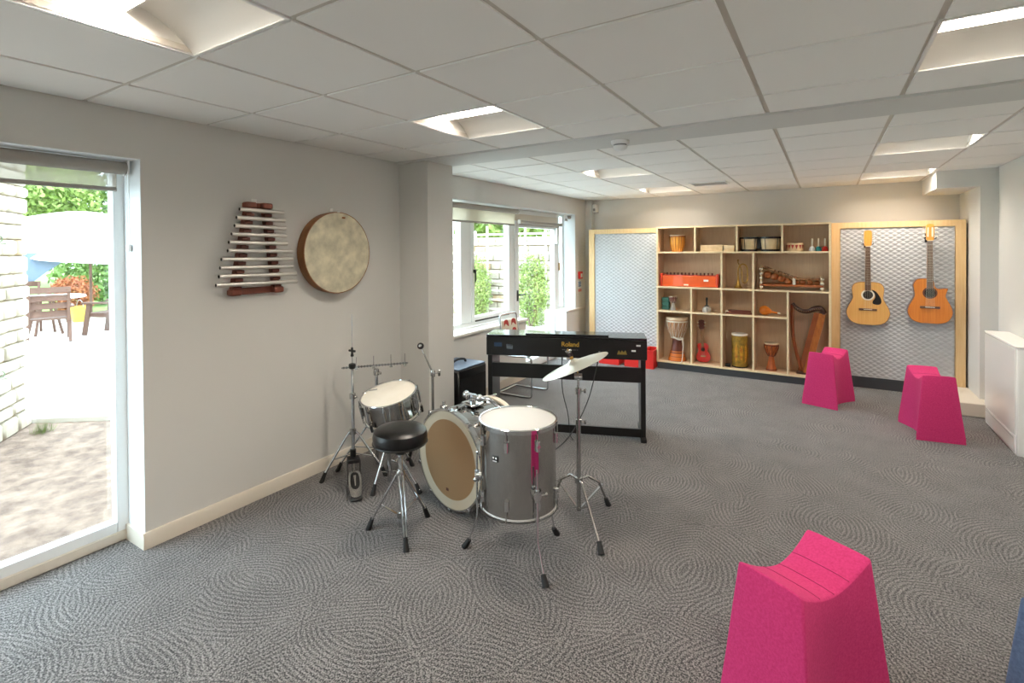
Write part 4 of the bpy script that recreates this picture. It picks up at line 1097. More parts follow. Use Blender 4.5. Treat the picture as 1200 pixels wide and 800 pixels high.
for (x, z) in ((-.02, .115),): obj('maker_mark', MB().box(x - .012, .0030, z, x + .012, .0040, z + .018), 'guitar_side', t)
t2 = thing('damping_cushion', 'dark cushion lying inside the bass drum behind its smoky head', 'cushion', (1.165, 2.49, 0), rz=math.radians(77.5 - 90))
obj('cover', MB().sph((.10, .24, .235), .145, 12, (.9, .75, 1.1)), 'blue_dark', t2)
# floor tom
FTX, FTY = 1.757, 2.345
t = thing('floor_tom', 'large chrome floor tom on three bent legs in front of the kit', 'drum', (FTX, FTY, 0))
Z0_, Z1_ = .272, .715
drum_shell(t, .203, Z0_, Z1_, Matrix.Identity(4), 'steel_shell', 8, 'drum_head', lug='split')
for fx, fy in ((1.483, 2.221), (2.018, 2.163), (1.861, 2.601)):
    f = Vector((fx - FTX, fy - FTY, 0)); u = f.normalized(); k = u * .226
    lg = obj('leg', MB().tube([tuple(k + Vector((0, 0, .53))), tuple(k + Vector((0, 0, .175))), tuple(f * .93 + Vector((0, 0, .03)))], .0055, 10), 'chrome', t)
    obj('rubber_foot', MB().cyl(tuple(f * .90 + Vector((0, 0, .045))), tuple(f + Vector((0, 0, .001))), .013, .018, 12), 'black_rubber', lg)
    bz = .40
    br = obj('leg_bracket', MB().cyl(tuple(u * .2), tuple(u * .235), .022, n=14, M=T(0, 0, bz)).cyl(tuple(k + Vector((0, 0, bz - .03))), tuple(k + Vector((0, 0, bz + .03))), .013, n=12), 'chrome', t)
    sd = Vector((-u.y, u.x, 0))
    obj('wing_bolt', MB().cyl(tuple(k + sd * .01 + Vector((0, 0, bz))), tuple(k + sd * .045 + Vector((0, 0, bz))), .006, n=8).sph(tuple(k + sd * .05 + Vector((0, 0, bz))), .012, 6), 'chrome_soft', br)
BMx = RZ(math.radians(-4))
bdg = obj('badge', MB().box(-.019, -.2075, .555, .019, -.2035, .585, .001, M=BMx), 'black_satin', t)
obj('badge_mark', MB().box(-.013, -.2085, .571, -.004, -.2074, .580, M=BMx).box(.004, -.2085, .571, .013, -.2074, .580, M=BMx).box(-.013, -.2085, .558, .013, -.2074, .562, M=BMx), 'white_print', bdg)
# cymbal stand and cymbal
C0 = Vector((1.88, 2.86, 0))
t = thing('cymbal_stand', 'chrome tripod cymbal stand right of the floor tom', 'cymbal stand', C0)
obj('lower_tube', MB().cyl((0, 0, .03), (0, 0, .57), .0135, n=16), 'chrome_soft', t)
obj('upper_tube', MB().cyl((0, 0, .57), (0, 0, .76), .0105, n=16), 'chrome_soft', t)
obj('top_tube', MB().cyl((0, 0, .76), (0, 0, .835), .008, n=12), 'chrome_soft', t)
for z in (.555, .745):
    cl = lathe_part('height_collar', [(.0105, z), (.019, z), (.019, z + .035), (.0105, z + .038)], 'chrome_soft', t, 14)
    obj('collar_wing', MB().cyl((.015, .008, z + .018), (.035, .018, z + .018), .005, n=8).box(.03, .012, z + .005, .042, .026, z + .032, .003), 'chrome_soft', cl)
tl = obj('tilter', MB().cyl((-.022, -.010, .85), (.022, .010, .85), .02, n=16).box(-.015, -.013, .83, .015, .013, .865, .004), 'chrome', t)
lathe_part('leg_collar', [(.0135, .20), (.024, .20), (.024, .235), (.0135, .24)], 'chrome_soft', t, 14)
for fx, fy in ((2.148, 2.55), (1.991, 3.068), (1.656, 2.952)):
    f = Vector((fx, fy, 0)) - C0; u = f.normalized()
    top = u * .02 + Vector((0, 0, .22))
    lg = obj('leg', MB().tube([tuple(top), tuple(top + u * .05 + Vector((0, 0, .005))), tuple(u * .16 + Vector((0, 0, .165))), tuple(f * .95 + Vector((0, 0, .03)))], .008, 10), 'chrome_soft', t)
    obj('rubber_foot', MB().cyl(tuple(f * .9 + Vector((0, 0, .05))), tuple(f + Vector((0, 0, .001))), .013, .018, 12), 'black_rubber', lg)
    obj('brace', MB().bar(u * .016 + Vector((0, 0, .045)), u * .19 + Vector((0, 0, .15)), .014, .004), 'chrome_soft', lg)
vv = Vector((-.408, .913, 0))
CM = T(-.012, -.005, .900) @ Matrix.Rotation(-.41, 4, vv) @ Matrix.Rotation(-.06, 4, Vector((.913, .408, 0)))
obj('cymbal_rod', MB().cyl((0, 0, -.03), (0, 0, .128), .004, n=8, M=CM), 'brass', t)
obj('felt', MB().cyl((0, 0, .078), (0, 0, .100), .015, n=14, M=CM), 'felt_dark', t)
obj('wing_nut', MB().cyl((0, 0, .101), (0, 0, .113), .008, n=8, M=CM).box(-.022, -.003, .108, .022, .003, .12, .002, M=CM), 'chrome_soft', t)
obj('sleeve', MB().cyl((0, 0, .0615), (0, 0, .078), .011, n=12, M=CM), 'brass', t)
t = thing('cymbal', 'pale bronze cymbal tilted on the stand before the piano', 'cymbal', C0)
prof = [(.006, .050), (.018, .048), (.030, .040), (.038, .034), (.11, .024), (.18, .013), (.216, .005), (.216, .0035), (.18, .0115), (.11, .022), (.038, .0315), (.029, .037), (.017, .0455), (.006, .0475)]
obj('disc', MB().ring(prof, 64, CM @ T(0, 0, .01)), 'bronze', t)

# ------------------------------------------------------------------ digital piano
PX, PY = .597, 3.77
PA = math.atan2(.486, 1.277)
t = thing('digital_piano', 'black digital piano on a two-legged stand seen from behind', 'piano', (PX, PY, 0), rz=PA)
PL = 1.366
bodyp = obj('body', MB().box(-.012, -.004, .685, PL + .012, .30, .85, .004), 'black_satin', t)
obj('top_board', MB().box(-.012, -.002, .85, PL + .012, .30, .868, .004), 'black_gloss', t)
obj('music_rest', MB().box(.34, .01, .869, 1.06, .16, .885, .003), 'black_gloss', t)
for x0 in (0.0, PL - .04):
    lg = obj('side_leg', MB().box(x0, .0, .03, x0 + .04, .33, .685, .003), 'black_satin', t)
    obj('foot', MB().box(x0 - .004, -.05, .0, x0 + .044, .40, .03, .004), 'black_rubber', lg)
obj('back_rail', MB().box(.04, .004, .492, PL - .04, .03, .616), 'black_satin', t)
obj('foot_rail', MB().box(.04, .0, .03, PL - .04, .03, .10), 'black_satin', t)
kb = obj('keybed', MB().box(.0, .301, .687, PL, .42, .74, .004), 'black_satin', t)
for k in range(52):
    obj('white_key', MB().box(.025 + k * .0254, .302, .742, .025 + k * .0254 + .0235, .415, .756), 'ivory', kb)
text('brand_lettering', 'Roland', .056, 'gold_print', t, T(.735, -.0055, .80) @ RX(PI / 2), spacing=.98)
for k in range(9): obj('small_print', MB().box(.665 + k * .016, -.0055, .752, .665 + k * .016 + (.008 if k % 3 else .012), -.004, .756), 'grey_plastic', t)
obj('sticker', MB().box(1.29, -.0055, .80, 1.325, -.004, .814), 'white_print', t)
obj('sticker', MB().box(1.25, -.0055, .755, 1.285, -.004, .769), 'white_print', t)
em = obj('emblem', MB().prism([(1.13, -.0045, .728), (1.145, -.0045, .765), (1.16, -.0045, .742), (1.17, -.0045, .765), (1.185, -.0045, .746), (1.20, -.0045, .765), (1.215, -.0045, .728)], (0, -.001, 0)), 'gold_dim', t)
obj('socket', MB().box(.975, -.0055, .72, .99, -.004, .75), 'grey_plastic', t)
obj('port_panel', MB().box(.06, -.0055, .765, .13, -.004, .80, .0005), 'blue_dark', t)
obj('port_panel', MB().box(.17, -.0055, .745, .23, -.004, .79, .0005), 'black_gloss', t)
def pw(x, y, z):
    c, s = math.cos(PA), math.sin(PA); return (PX + x * c - y * s, PY + x * s + y * c, z)
t = thing('piano_cable', 'black cable sweeping from the piano back down towards the drums', 'cable', (0, 0, 0))
obj('lead', MB().tube(smooth_poly([pw(.972, -.018, .71), pw(.96, -.05, .62), pw(.88, -.25, .36), pw(.72, -.48, .13), pw(.45, -.66, .012), pw(.2, -.75, .006)], 8, False), .0045, 8), 'black_plastic', t)
obj('plug', MB().cyl(pw(.98, -.012, .735), pw(.972, -.019, .70), .005, .005, n=10), 'black_plastic', t)
t = thing('mains_cable', 'thin black cable hanging straight down behind the cymbal stand', 'cable', (0, 0, 0))
obj('lead', MB().tube(smooth_poly([pw(.66, .05, .66), pw(.655, .045, .50), pw(.67, .02, .36), pw(.715, -.03, .20), pw(.73, -.05, .05), pw(.76, -.10, .006)], 8, False), .004, 8), 'black_plastic', t)
obj('plug', MB().cyl(pw(.66, .05, .684), pw(.66, .05, .65), .007, n=10), 'black_plastic', t)

# amplifier behind the pilaster
t = thing('amplifier', 'black box amplifier with grey top behind the pilaster', 'amplifier', (.14, 3.90, 0))
obj('cabinet', MB().box(-.17, -.225, .01, .20, .225, .52, .012), 'black_satin', t)
obj('top_panel', MB().box(-.165, -.215, .52, .195, .215, .532, .003), 'amp_top', t)
obj('grille', MB().box(.20, -.20, .04, .206, .20, .44), 'black_rubber', t)
obj('carry_handle', MB().tube(smooth_poly([(.03, -.11, .532), (.03, -.09, .56), (.03, 0, .575), (.03, .09, .56), (.03, .11, .532)], 4, False), .011, 8), 'black_rubber', t)
for s in (-1, 1):
    for x in (-.15, .18): obj('rubber_foot', MB().cyl((x, s * .19, 0), (x, s * .19, .012), .015, n=10), 'black_rubber', t)
# tubular chair
t = thing('tubular_chair', 'chrome cantilever chair with red patterned backrest by the far window', 'chair', (.24, 5.0, 0))
for s in (-1, 1):
    fr = smooth_poly([(-.20, s * .19, .012), (.0, s * .19, .012), (.17, s * .19, .012), (.215, s * .19, .03), (.22, s * .19, .10), (.22, s * .19, .40), (.19, s * .19, .445), (.10, s * .19, .45), (-.08, s * .19, .44), (-.13, s * .19, .47), (-.16, s * .185, .62), (-.19, s * .18, .84), (-.195, s * .15, .88)], 4, False)
    obj('side_tube', MB().tube(fr, .011, 10), 'chrome', t)
obj('top_tube', MB().tube([(-.195, -.15, .88), (-.197, 0, .885), (-.195, .15, .88)], .011, 10), 'chrome', t)
obj('base_tube', MB().cyl((-.20, -.19, .012), (-.20, .19, .012), .011, n=10), 'chrome', t)
obj('seat', MB().box(-.13, -.18, .452, .20, .18, .475, .01), 'black_leather', t)
bk = obj('backrest', MB().box(-.006, -.165, -.09, .006, .165, .09, .004, M=T(-.168, 0, .725) @ RY(-.12)), 'cream_hoop', t)
for a in (-1, 1):
    for b in (-1, 1): obj('red_motif', MB().prism(smooth_poly([(.0065, a * .08 - .05, b * .052 - .03), (.0065, a * .08 - .01, b * .052 + .0), (.0065, a * .08 + .05, b * .052 - .035), (.0065, a * .08 + .04, b * .052 + .035), (.0065, a * .08 - .03, b * .052 + .04)], 3), (.001, 0, 0), T(-.168, 0, .725) @ RY(-.12)), 'red_pattern', bk)
# red storage crates
def crate(x0, x1, label):
    y0, y1, h = 6.83, 7.14, .25
    t = thing('red_crate', label, 'crate', ((x0 + x1) / 2, (y0 + y1) / 2, 0), group='red crates by the quilted panel')
    w2, d2 = (x1 - x0) / 2, (y1 - y0) / 2
    obj('floor_panel', MB().box(-w2 + .006, -d2 + .006, .002, w2 - .006, d2 - .006, .012), 'red_plastic', t)
    for nm, b in (('front_panel', (-w2, -d2, w2, -d2 + .008)), ('back_panel', (-w2, d2 - .008, w2, d2)), ('side_panel', (-w2, -d2 + .008, -w2 + .008, d2 - .008)), ('side_panel', (w2 - .008, -d2 + .008, w2, d2 - .008))):
        obj(nm, MB().box(b[0], b[1], 0, b[2], b[3], h, .001), 'red_plastic', t)
    m = MB(); m.box(-w2 - .006, -d2 - .006, h - .018, w2 + .006, -d2, h).box(-w2 - .006, d2, h - .018, w2 + .006, d2 + .006, h).box(-w2 - .006, -d2, h - .018, -w2, d2, h).box(w2, -d2, h - .018, w2 + .006, d2, h)
    obj('rim', m, 'red_plastic', t)
crate(.43, .72, 'open red plastic crate furthest left under the piano, by quilted panel')
crate(.80, 1.0, 'open red plastic crate in the middle, seen beneath the piano')
crate(1.06, 1.20, 'narrow red plastic crate just right of the piano end')

# ------------------------------------------------------------------ stools
def stool_mesh():
    # local x along the saddle, y across; hourglass plan that flares towards the floor
    ns, ne = 24, 5
    def half(tt, u):
        b = .170 + (.113 - .170) * tt; d = .075 + (.012 - .075) * tt
        return b - d * (1 - abs(u) ** 1.6)
    def la(tt): return .25 + (.207 - .25) * tt
    def topz(u, v): return .480 + .068 * abs(u) ** 1.7 - .005 * abs(v) ** 4
    def P(u, v, tt): return (la(tt) * u, half(tt, u) * v)
    us = [-1 + 2 * k / ns for k in range(ns + 1)]; vs_ = [-1 + 2 * k / ne for k in range(ne + 1)]
    rim = [(u, -1) for u in us] + [(1, v) for v in vs_[1:-1]] + [(u, 1) for u in reversed(us)] + [(-1, v) for v in reversed(vs_[1:-1])]
    n = len(rim)
    bm = bmesh.new(); rows = []
    for z in (0, .12, .25, .38):
        rows.append([bm.verts.new(P(u, v, z / .55) + (z,)) for u, v in rim])
    key = {}
    for u in us:
        for v in vs_: key[(round(u, 4), round(v, 4))] = bm.verts.new(P(u, v, 1.0) + (topz(u, v),))
    rows.append([key[(round(u, 4), round(v, 4))] for u, v in rim])
    for i in range(len(rows) - 1):
        for k in range(n): bm.faces.new((rows[i][k], rows[i][(k + 1) % n], rows[i + 1][(k + 1) % n], rows[i + 1][k]))
    for i in range(ns):
        for j in range(ne):
            bm.faces.new([key[(round(us[q], 4), round(vs_[r], 4))] for q, r in ((i, j), (i + 1, j), (i + 1, j + 1), (i, j + 1))])
    bm.faces.new(list(reversed(rows[0])))
    bmesh.ops.recalc_face_normals(bm, faces=bm.faces); bm.normal_update()
    ed = [e for e in bm.edges if len(e.link_faces) == 2 and e.calc_face_angle() > math.radians(32) and max(v.co.z for v in e.verts) > .01]
    bmesh.ops.bevel(bm, geom=ed, offset=.011, segments=3, affect='EDGES', profile=.5, clamp_overlap=True)
    bm.normal_update(); bm.verts.index_update()
    side, top = MB(), MB()
    allv = [v.co[:] for v in bm.verts]
    side.v = list(allv); top.v = list(allv)
    for f in bm.faces:
        (top if f.normal.z > .62 and f.calc_center_median().z > .40 else side).f.append(tuple(v.index for v in f.verts))
    for m in (side, top):
        used = sorted({i for f in m.f for i in f}); mp = {o: k for k, o in enumerate(used)}
        m.v = [allv[i] for i in used]; m.f = [tuple(mp[i] for i in f) for f in m.f]
    bm.free()
    seams = []
    for q in (-.42, 0, .42):
        seams.append(MB().tube([P(q, v * .95, 1.0) + (topz(q, v) + .0004,) for v in vs_], .0016, 5))
    corner = []
    for sx in (-1, 1):
        for sy in (-1, 1):
            corner.append(MB().tube([(sx * (la(tt) - .006), sy * (half(tt, 1) - .0065), .02 + .50 * tt) for tt in (.02, .25, .5, .75, .93)], .0035, 6))
    return side, top, seams, corner
SM = stool_mesh()
def stool(label, x, y, ang, felt, group='felt saddle stools'):
    t = thing('saddle_stool', label, 'stool', (x, y, 0.001), rz=ang, group=group)
    obj('body', SM[0], felt, t, 50)
    st = obj('seat_top', SM[1], felt, t, 60)
    for c in SM[2]: obj('seat_seam', c, 'pink_seam' if felt == 'pink_felt' else 'blue_felt', st)
    for c in SM[3]: obj('corner_piping', c, felt, t)
    return t
stool('big pink felt saddle stool in the front, nearest the viewer', 3.095, 2.05, math.radians(61.5), 'pink_felt')
stool('pink felt saddle stool in front of the harp shelf', 3.18, 6.33, math.radians(71), 'pink_felt')
stool('pink felt saddle stool between the guitars panel and radiator cover', 3.925, 5.746, math.radians(99), 'pink_felt')
stool('slate blue felt stool cut off by the right picture edge', 3.868, 2.31, math.radians(60), 'blue_felt')

# ------------------------------------------------------------------ radiator cover
t = thing('radiator_cover', 'white metal radiator cover against the right wall', 'radiator cover', (4.40, 5.44, 0))
W_, L_, Hh = XR - 4.40, .91, .85
obj('casing', MB().box(.002, 0, 0, W_ - .001, L_, Hh - .012, .004), 'white_metal', t)
obj('top_lip', MB().box(-.006, -.006, Hh - .012, W_ - .001, L_ + .006, Hh, .004), 'white_metal', t)
obj('front_panel', MB().box(-.006, .012, .16, .003, L_ - .012, Hh - .02, .002), 'white_gloss', t)
obj('kick_panel', MB().box(-.005, .03, .02, .003, L_ - .03, .145, .002), 'white_gloss', t)
obj('grille_slot', MB().box(-.0055, .05, .125, -.004, L_ - .05, .130), 'grey_plastic', t)
obj('end_panel', MB().box(.012, -.004, .02, W_ - .012, .0, Hh - .03, .001), 'white_metal', t)
obj('valve_knob', MB().lathe([(0, 0), (.022, 0), (.024, .02), (.018, .03), (0, .031)], 18, T(.075, -.004, .68) @ RX(PI / 2)), 'white_plastic', t)

# ------------------------------------------------------------------ outdoors
# dirt by the house, uneven
def dirt():
    x0, x1, y0, y1 = -5.2, -.30, -3.0, 4.4; nx, ny = 120, 150
    rnd = random.Random(3)
    bumps = [(rnd.uniform(x0, x1), rnd.uniform(y0, y1), rnd.uniform(.04, .16), rnd.uniform(-.012, .02)) for _ in range(420)]
    grid = {}
    for b in bumps: grid.setdefault((int(b[0] * 3), int(b[1] * 3)), []).append(b)
    vs = []; fs = []
    for j in range(ny + 1):
        for i in range(nx + 1):
            x = x0 + (x1 - x0) * i / nx; y = y0 + (y1 - y0) * j / ny
            z = -.05 + rnd.uniform(-.006, .006)
            cx, cy = int(x * 3), int(y * 3)
            for a in (-1, 0, 1):
                for c in (-1, 0, 1):
                    for bx_, by_, r, h in grid.get((cx + a, cy + c), ()):
                        d2 = ((x - bx_) ** 2 + (y - by_) ** 2) / (r * r)
                        if d2 < 4: z += h * math.exp(-d2 * 1.5)
            vs.append((x, y, min(z, -.012)))
    for j in range(ny):
        for i in range(nx):
            a = j * (nx + 1) + i; fs.append((a, a + 1, a + nx + 2, a + nx + 1))
    return MB().add(vs, fs)
o = obj('bare_ground', dirt(), 'dirt', None, 30); tag(o, 'rough bare earth outside the tall window', 'ground', kind='structure')
B = Vector((-3.42, 1.71)); dB = Vector((.803, -.596)); nB = Vector((.596, .803))
o = obj('patio', MB().prism([(-3.9, 1.35, -.10), (-2.83, 2.20, -.10), (-1.2, 3.3, -.10), (-.45, 4.4, -.10), (-.45, 9.9, -.10), (-13.5, 9.9, -.10), (-13.5, -6, -.10), (-5.3, -6, -.10), (-5.3, 1.2, -.10)], (0, 0, .095)), 'patio')
tag(o, 'sunlit pale concrete patio outside the windows', 'patio', kind='structure')
o = obj('lawn', MB().box(-60, -40, -.30, -13.4, 45, -.06).box(-13.4, 9.8, -.30, -.3, 45, -.06), 'lawn'); tag(o, 'strip of green lawn beyond the patio', 'lawn', kind='structure')
# stone pier, stone by stone
t = thing('stone_pier', 'pale coursed stone wall end outside the tall window', 'stone wall', (B.x, B.y, -.06))
ang = math.atan2(dB.y, dB.x)
SMx = RZ(ang)          # local x runs towards the viewer along the wall, local y = -(outer normal)... face at y=+
sgn = 1 if (SMx @ Vector((0, 1, 0))).to_2d().dot(nB) > 0 else -1
TH_ = .42
obj('core', MB().box(.02, -sgn * .03 - (TH_ if sgn > 0 else 0), 0, 1.78, -sgn * .03 + (0 if sgn > 0 else TH_), 2.42, M=SMx), 'mortar', t)
rnd = random.Random(11)
z = 0.0; crs = 0
while z < 2.48:
    h = rnd.choice((.12, .14, .15, .17, .11))
    x = 0.0
    first = True
    while x < 1.78:
        L_ = rnd.uniform(.20, .46) if not first else (rnd.uniform(.30, .42) if crs % 2 else rnd.uniform(.16, .24))
        L_ = min(L_, 1.8 - x)
        if L_ < .05: break
        pr = rnd.uniform(0, .018)
        y0, y1 = (-.12, pr) if sgn > 0 else (-pr, .12)
        mt = 'stone_rust' if rnd.random() < .12 else 'stone'
        if first:   # corner stones go through the wall thickness
            y0, y1 = (-TH_ - .05, pr) if sgn > 0 else (-pr, TH_ + .05)
        obj('stone', MB().box(x + .006, y0, z + .006, x + L_ - .006, y1, z + h - .006, .014 + rnd.uniform(0, .008), M=SMx @ T(-rnd.uniform(0, .012) if first else 0, 0, 0)), mt, t)
        x += L_; first = False
    z += h; crs += 1
# tuft of grass at its foot
def leaves(n, cen, rad, size, rnd, shell=.45, flat=1.0, upright=False):
    vs = []; fs = []
    for _ in range(n):
        while True:
            p = Vector((rnd.uniform(-1, 1), rnd.uniform(-1, 1), rnd.uniform(-1, 1)))
            if shell < p.length < 1: break
        p = Vector((p.x * rad[0], p.y * rad[1], p.z * rad[2])) * (1 + .18 * math.sin(p.x * 7 + p.z * 5) * math.cos(p.y * 6))
        p += Vector(cen)
        u = Vector((rnd.uniform(-1, 1), rnd.uniform(-1, 1), rnd.uniform(-1, 1))).normalized(); q = Vector((rnd.uniform(-1, 1), rnd.uniform(-1, 1), rnd.uniform(-.4, 1))).normalized()
        v = u.cross(q).normalized(); s = size * rnd.uniform(.6, 1.3)
        o = len(vs); vs += [tuple(p - u * s), tuple(p + v * s * .45), tuple(p + u * s), tuple(p - v * s * .45)]; fs.append((o, o + 1, o + 2, o + 3))
    m = MB(); m.v = vs; m.f = fs; return m
def rawmesh(m, name):
    me = bpy.data.meshes.new(name); me.from_pydata(m.v, [], m.f); return me
def bush(name, label, cat, loc, rad, n, size, material, seed, trunk=None, group=None):
    rnd = random.Random(seed)
    t = thing(name, label, cat, loc, group=group)
    hz = trunk or 0
    crown = obj('foliage', rawmesh(leaves(n, (0, 0, hz + rad[2]), rad, size, rnd), 'foliage'), material, t); crown['kind'] = 'stuff'
    m = MB()
    for k in range(5):
        a = rnd.uniform(0, 6.28)
        m.tube([(0, 0, 0), (.05 * math.cos(a), .05 * math.sin(a), hz * .6 + .1), (rad[0] * .45 * math.cos(a), rad[1] * .45 * math.sin(a), hz + rad[2] * .9)], [.03 * max(rad) + .01, .022 * max(rad) + .008, .006], 6)
    obj('trunk' if trunk else 'stem', m, 'bark', t)
    return t
rnd = random.Random(5); m = MB(); vs = []; fs = []
for _ in range(160):
    a, r = rnd.uniform(0, 6.28), rnd.uniform(0, .09); x, y = r * math.cos(a), r * math.sin(a); h = rnd.uniform(.05, .16); lx, ly = rnd.uniform(-.06, .06), rnd.uniform(-.06, .06)
    o = len(vs); vs += [(x - .003, y, 0), (x + .003, y, 0), (x + lx, y + ly, h)]; fs.append((o, o + 1, o + 2))
m.v, m.f = vs, fs
t = thing('grass_tuft', 'small green grass tuft at the foot of the stone wall', 'grass', (B.x + dB.x * .33 + nB.x * .22, B.y + dB.y * .33 + nB.y * .22, -.055)); o = obj('blades', rawmesh(m, 'blades'), 'leaf', t); o['kind'] = 'stuff'

# trees and bushes seen through the tall window
bush('tree', 'broad leafy tree behind the parasol, left half of window', 'tree', (-22.5, 6.2, -.06), (3.2, 2.6, 2.3), 13000, .12, 'leaf', 21, 1.6, 'trees beyond the patio')
bush('tree', 'leafy tree right behind the parasol by the window frame', 'tree', (-20.0, 11.6, -.06), (3.0, 2.8, 2.4), 13000, .12, 'leaf', 22, 1.4, 'trees beyond the patio')
bush('tree', 'taller dark tree filling the background behind the others', 'tree', (-31, 11.0, -.06), (4.0, 7.5, 4.6), 14000, .2, 'leaf_dark', 23, 1.0, 'trees beyond the patio')
bush('red_bush', 'rust red bush behind the garden chairs', 'bush', (-14.6, 5.55, -.06), (.5, .55, .5), 2600, .05, 'leaf_red', 24)
bush('green_bush', 'dark green bush above the red bush under the parasol', 'bush', (-16.4, 6.9, -.06), (1.2, 1.3, .95), 2600, .10, 'leaf_dark', 25)
# garden furniture
def garden_chair(label, x, y, face):
    t = thing('garden_chair', label, 'chair', (x, y, -.005), rz=face, group='wooden garden armchairs')
    for s in (-1, 1):
        obj('front_leg', MB().bar((.30, s * .29, 0), (.20, s * .29, .62), .08, .045, (0, 1, 0)), 'bench_wood', t)
        obj('rear_leg', MB().bar((-.34, s * .29, 0), (-.16, s * .29, .45), .08, .045, (0, 1, 0)), 'bench_wood', t)
        obj('armrest', MB().bar((-.30, s * .31, .635), (.30, s * .31, .635), .09, .03), 'bench_wood', t)
        obj('back_post', MB().bar((-.22, s * .27, .38), (-.40, s * .27, .98), .07, .045, (0, 1, 0)), 'bench_wood', t)
        obj('seat_rail', MB().bar((-.24, s * .26, .37), (.24, s * .26, .40), .07, .04, (0, 1, 0)), 'bench_wood', t)
    for k in range(4): obj('back_slat', MB().bar((-.255 - .048 * k, -.30, .52 + .145 * k), (-.255 - .048 * k, .30, .52 + .145 * k), .03, .105, (.28, 0, 1)), 'bench_wood', t)
    for k in range(5): obj('seat_slat', MB().bar((-.20 + .11 * k, -.29, .42), (-.20 + .11 * k, .29, .42), .095, .028), 'bench_wood', t)
garden_chair('dark wooden garden armchair with its slatted back turned to the window', -8.92, 3.42, math.radians(165))
garden_chair('wooden garden armchair seen side-on near the window frame', -9.02, 4.42, math.radians(214))
garden_chair('wooden garden armchair half hidden behind the white table', -10.9, 3.55, math.radians(-15))
t = thing('garden_table', 'round white garden table between the wooden armchairs', 'table', (-9.95, 3.66, -.005))
lathe_part('table_top', [(0, .72), (.62, .72), (.64, .735), (.63, .755), (0, .755)], 'canopy_white', t, 36)
for k in range(4):
    a = PI / 4 + k * PI / 2
    obj('leg', MB().tube([(.12 * math.cos(a), .12 * math.sin(a), .72), (.30 * math.cos(a), .30 * math.sin(a), 0)], .025, 8), 'bench_wood', t)
t = thing('parasol', 'large white garden parasol with blue-grey hanging flap', 'parasol', (-12.3, 5.2, -.005))
obj('pole', MB().cyl((0, 0, .05), (0, 0, 2.3), .03, n=12), 'bench_wood', t)
obj('base', MB().lathe([(0, 0), (.35, 0), (.36, .05), (.08, .09), (0, .09)], 24), 'grey_stone', t)
CT = T(0, 0, 2.55) @ Matrix.Rotation(.34, 4, Vector((.15, .99, 0)))
NP = 8; RC = 1.9; HC = .62
for k in range(NP):
    a0, a1 = 2 * PI * k / NP, 2 * PI * (k + 1) / NP
    vs = []; fs = []; nr = 8; na = 4
    for i in range(nr + 1):
        r = RC * i / nr
        for j in range(na + 1):
            a = a0 + (a1 - a0) * j / na
            sag = 1 - .06 * math.sin(PI * j / na) * (i / nr)
            vs.append((r * sag * math.cos(a), r * sag * math.sin(a), -HC * (i / nr) ** 1.7))
    for i in range(nr):
        for j in range(na): a_ = i * (na + 1) + j; fs.append((a_, a_ + 1, a_ + na + 2, a_ + na + 1))
    pn = obj('canopy_panel', MB().add(vs, fs, CT), 'canopy_white', t)
    e0, e1 = Vector((RC * math.cos(a0), RC * math.sin(a0), -HC)), Vector((RC * math.cos(a1), RC * math.sin(a1), -HC))
    obj('rib', MB().tube([CT @ Vector((0, 0, -.03)), CT @ Vector((RC * .5 * math.cos(a0), RC * .5 * math.sin(a0), -HC * .31 - .02)), CT @ e0], .012, 5), 'grey_plastic', t)
t.rotation_euler = (0, 0, 0)
obj('blue_flap', MB().add([(.9, -1.50, 1.62), (.9, -.55, 1.62), (.95, -1.42, .92), (.93, -1.1, 1.2)], [(0, 1, 3), (0, 3, 2)]), 'canopy_blue', t)
t = thing('yellow_tub', 'small yellow plastic tub on the ground behind the garden chairs', 'tub', (-11.6, 4.75, -.06 + .055))
obj('tub', MB().ring([(.14, .002), (.20, .34), (.215, .34), (.215, .36), (.19, .36), (.13, .012), (.0, .012), (0, .002)], 24), 'yellow_plastic', t)
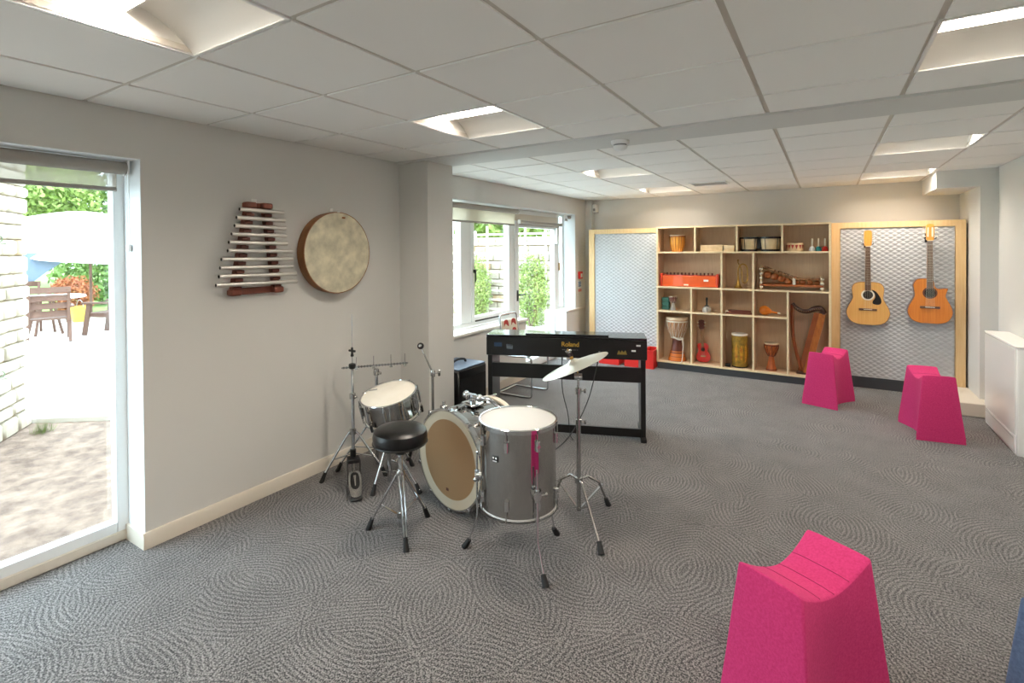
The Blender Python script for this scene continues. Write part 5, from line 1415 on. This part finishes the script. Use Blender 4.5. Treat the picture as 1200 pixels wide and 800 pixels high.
obj('handle', MB().tube([(.2 * math.cos(a), 0, .35 + .16 * math.sin(a)) for a in [PI * k / 10 for k in range(11)]], .008, 6), 'grey_plastic', t)

# garden wall, trellis and climbing plants outside the far windows
t = thing('garden_wall', 'pale stone garden wall behind the trellis outside far window', 'stone wall', (-.3, 9.75, -.1))
obj('core', MB().box(-5.3, .06, 0, .0, .40, 1.95), 'mortar', t)
rnd = random.Random(31); z = 0.0
while z < 1.93:
    h = rnd.choice((.16, .18, .2, .22)); x = -5.3 + rnd.uniform(-.15, 0)
    while x < 0:
        L_ = rnd.uniform(.25, .5); x1 = min(x + L_, .0)
        if x1 - max(x, -5.3) > .06:
            obj('stone', MB().box(max(x, -5.3) + .008, rnd.uniform(0, .02), z + .008, x1 - .008, .1, z + h - .008, .014), 'stone_rust' if rnd.random() < .15 else 'stone', t)
        x += L_
    z += h
t = thing('trellis', 'pale wooden trellis standing before the garden wall', 'trellis', (-.3, 9.62, -.1))
for k in range(10): obj('horizontal_slat', MB().box(-4.2, -.02, .15 + k * .21, -.05, .0, .19 + k * .21), 'trellis_wood', t)
for k in range(9): obj('upright_slat', MB().box(-4.1 + k * .5, .0, 0, -4.06 + k * .5, .03, 2.25), 'trellis_wood', t)
for q, (x, h, n, sd, lab) in enumerate(((-3.55, .95, 2600, 41, 'bushy climbing plant low on the trellis, seen through casement'), (-2.1, 1.0, 2400, 42, 'green climbing plant on the trellis, seen through garden door'), (-.75, .45, 900, 43, 'low leafy plant near the foot of garden door'))):
    bush('climbing_plant', lab, 'plant', (x, 9.40, -.06), (.42, .16, h * .8), int(n * 1.5), .032, 'leaf', sd, None, 'plants on the trellis')
bush('tree', 'green tree rising above the garden wall outside far casement', 'tree', (-6.6, 15.5, -.06), (2.4, 1.8, 1.9), 6000, .16, 'leaf', 51, 1.7, 'trees beyond the patio')
bush('tree', 'leafy tree behind the garden wall near the door', 'tree', (-1.2, 17.5, -.06), (2.4, 1.8, 1.7), 5000, .16, 'leaf', 52, 1.5, 'trees beyond the patio')
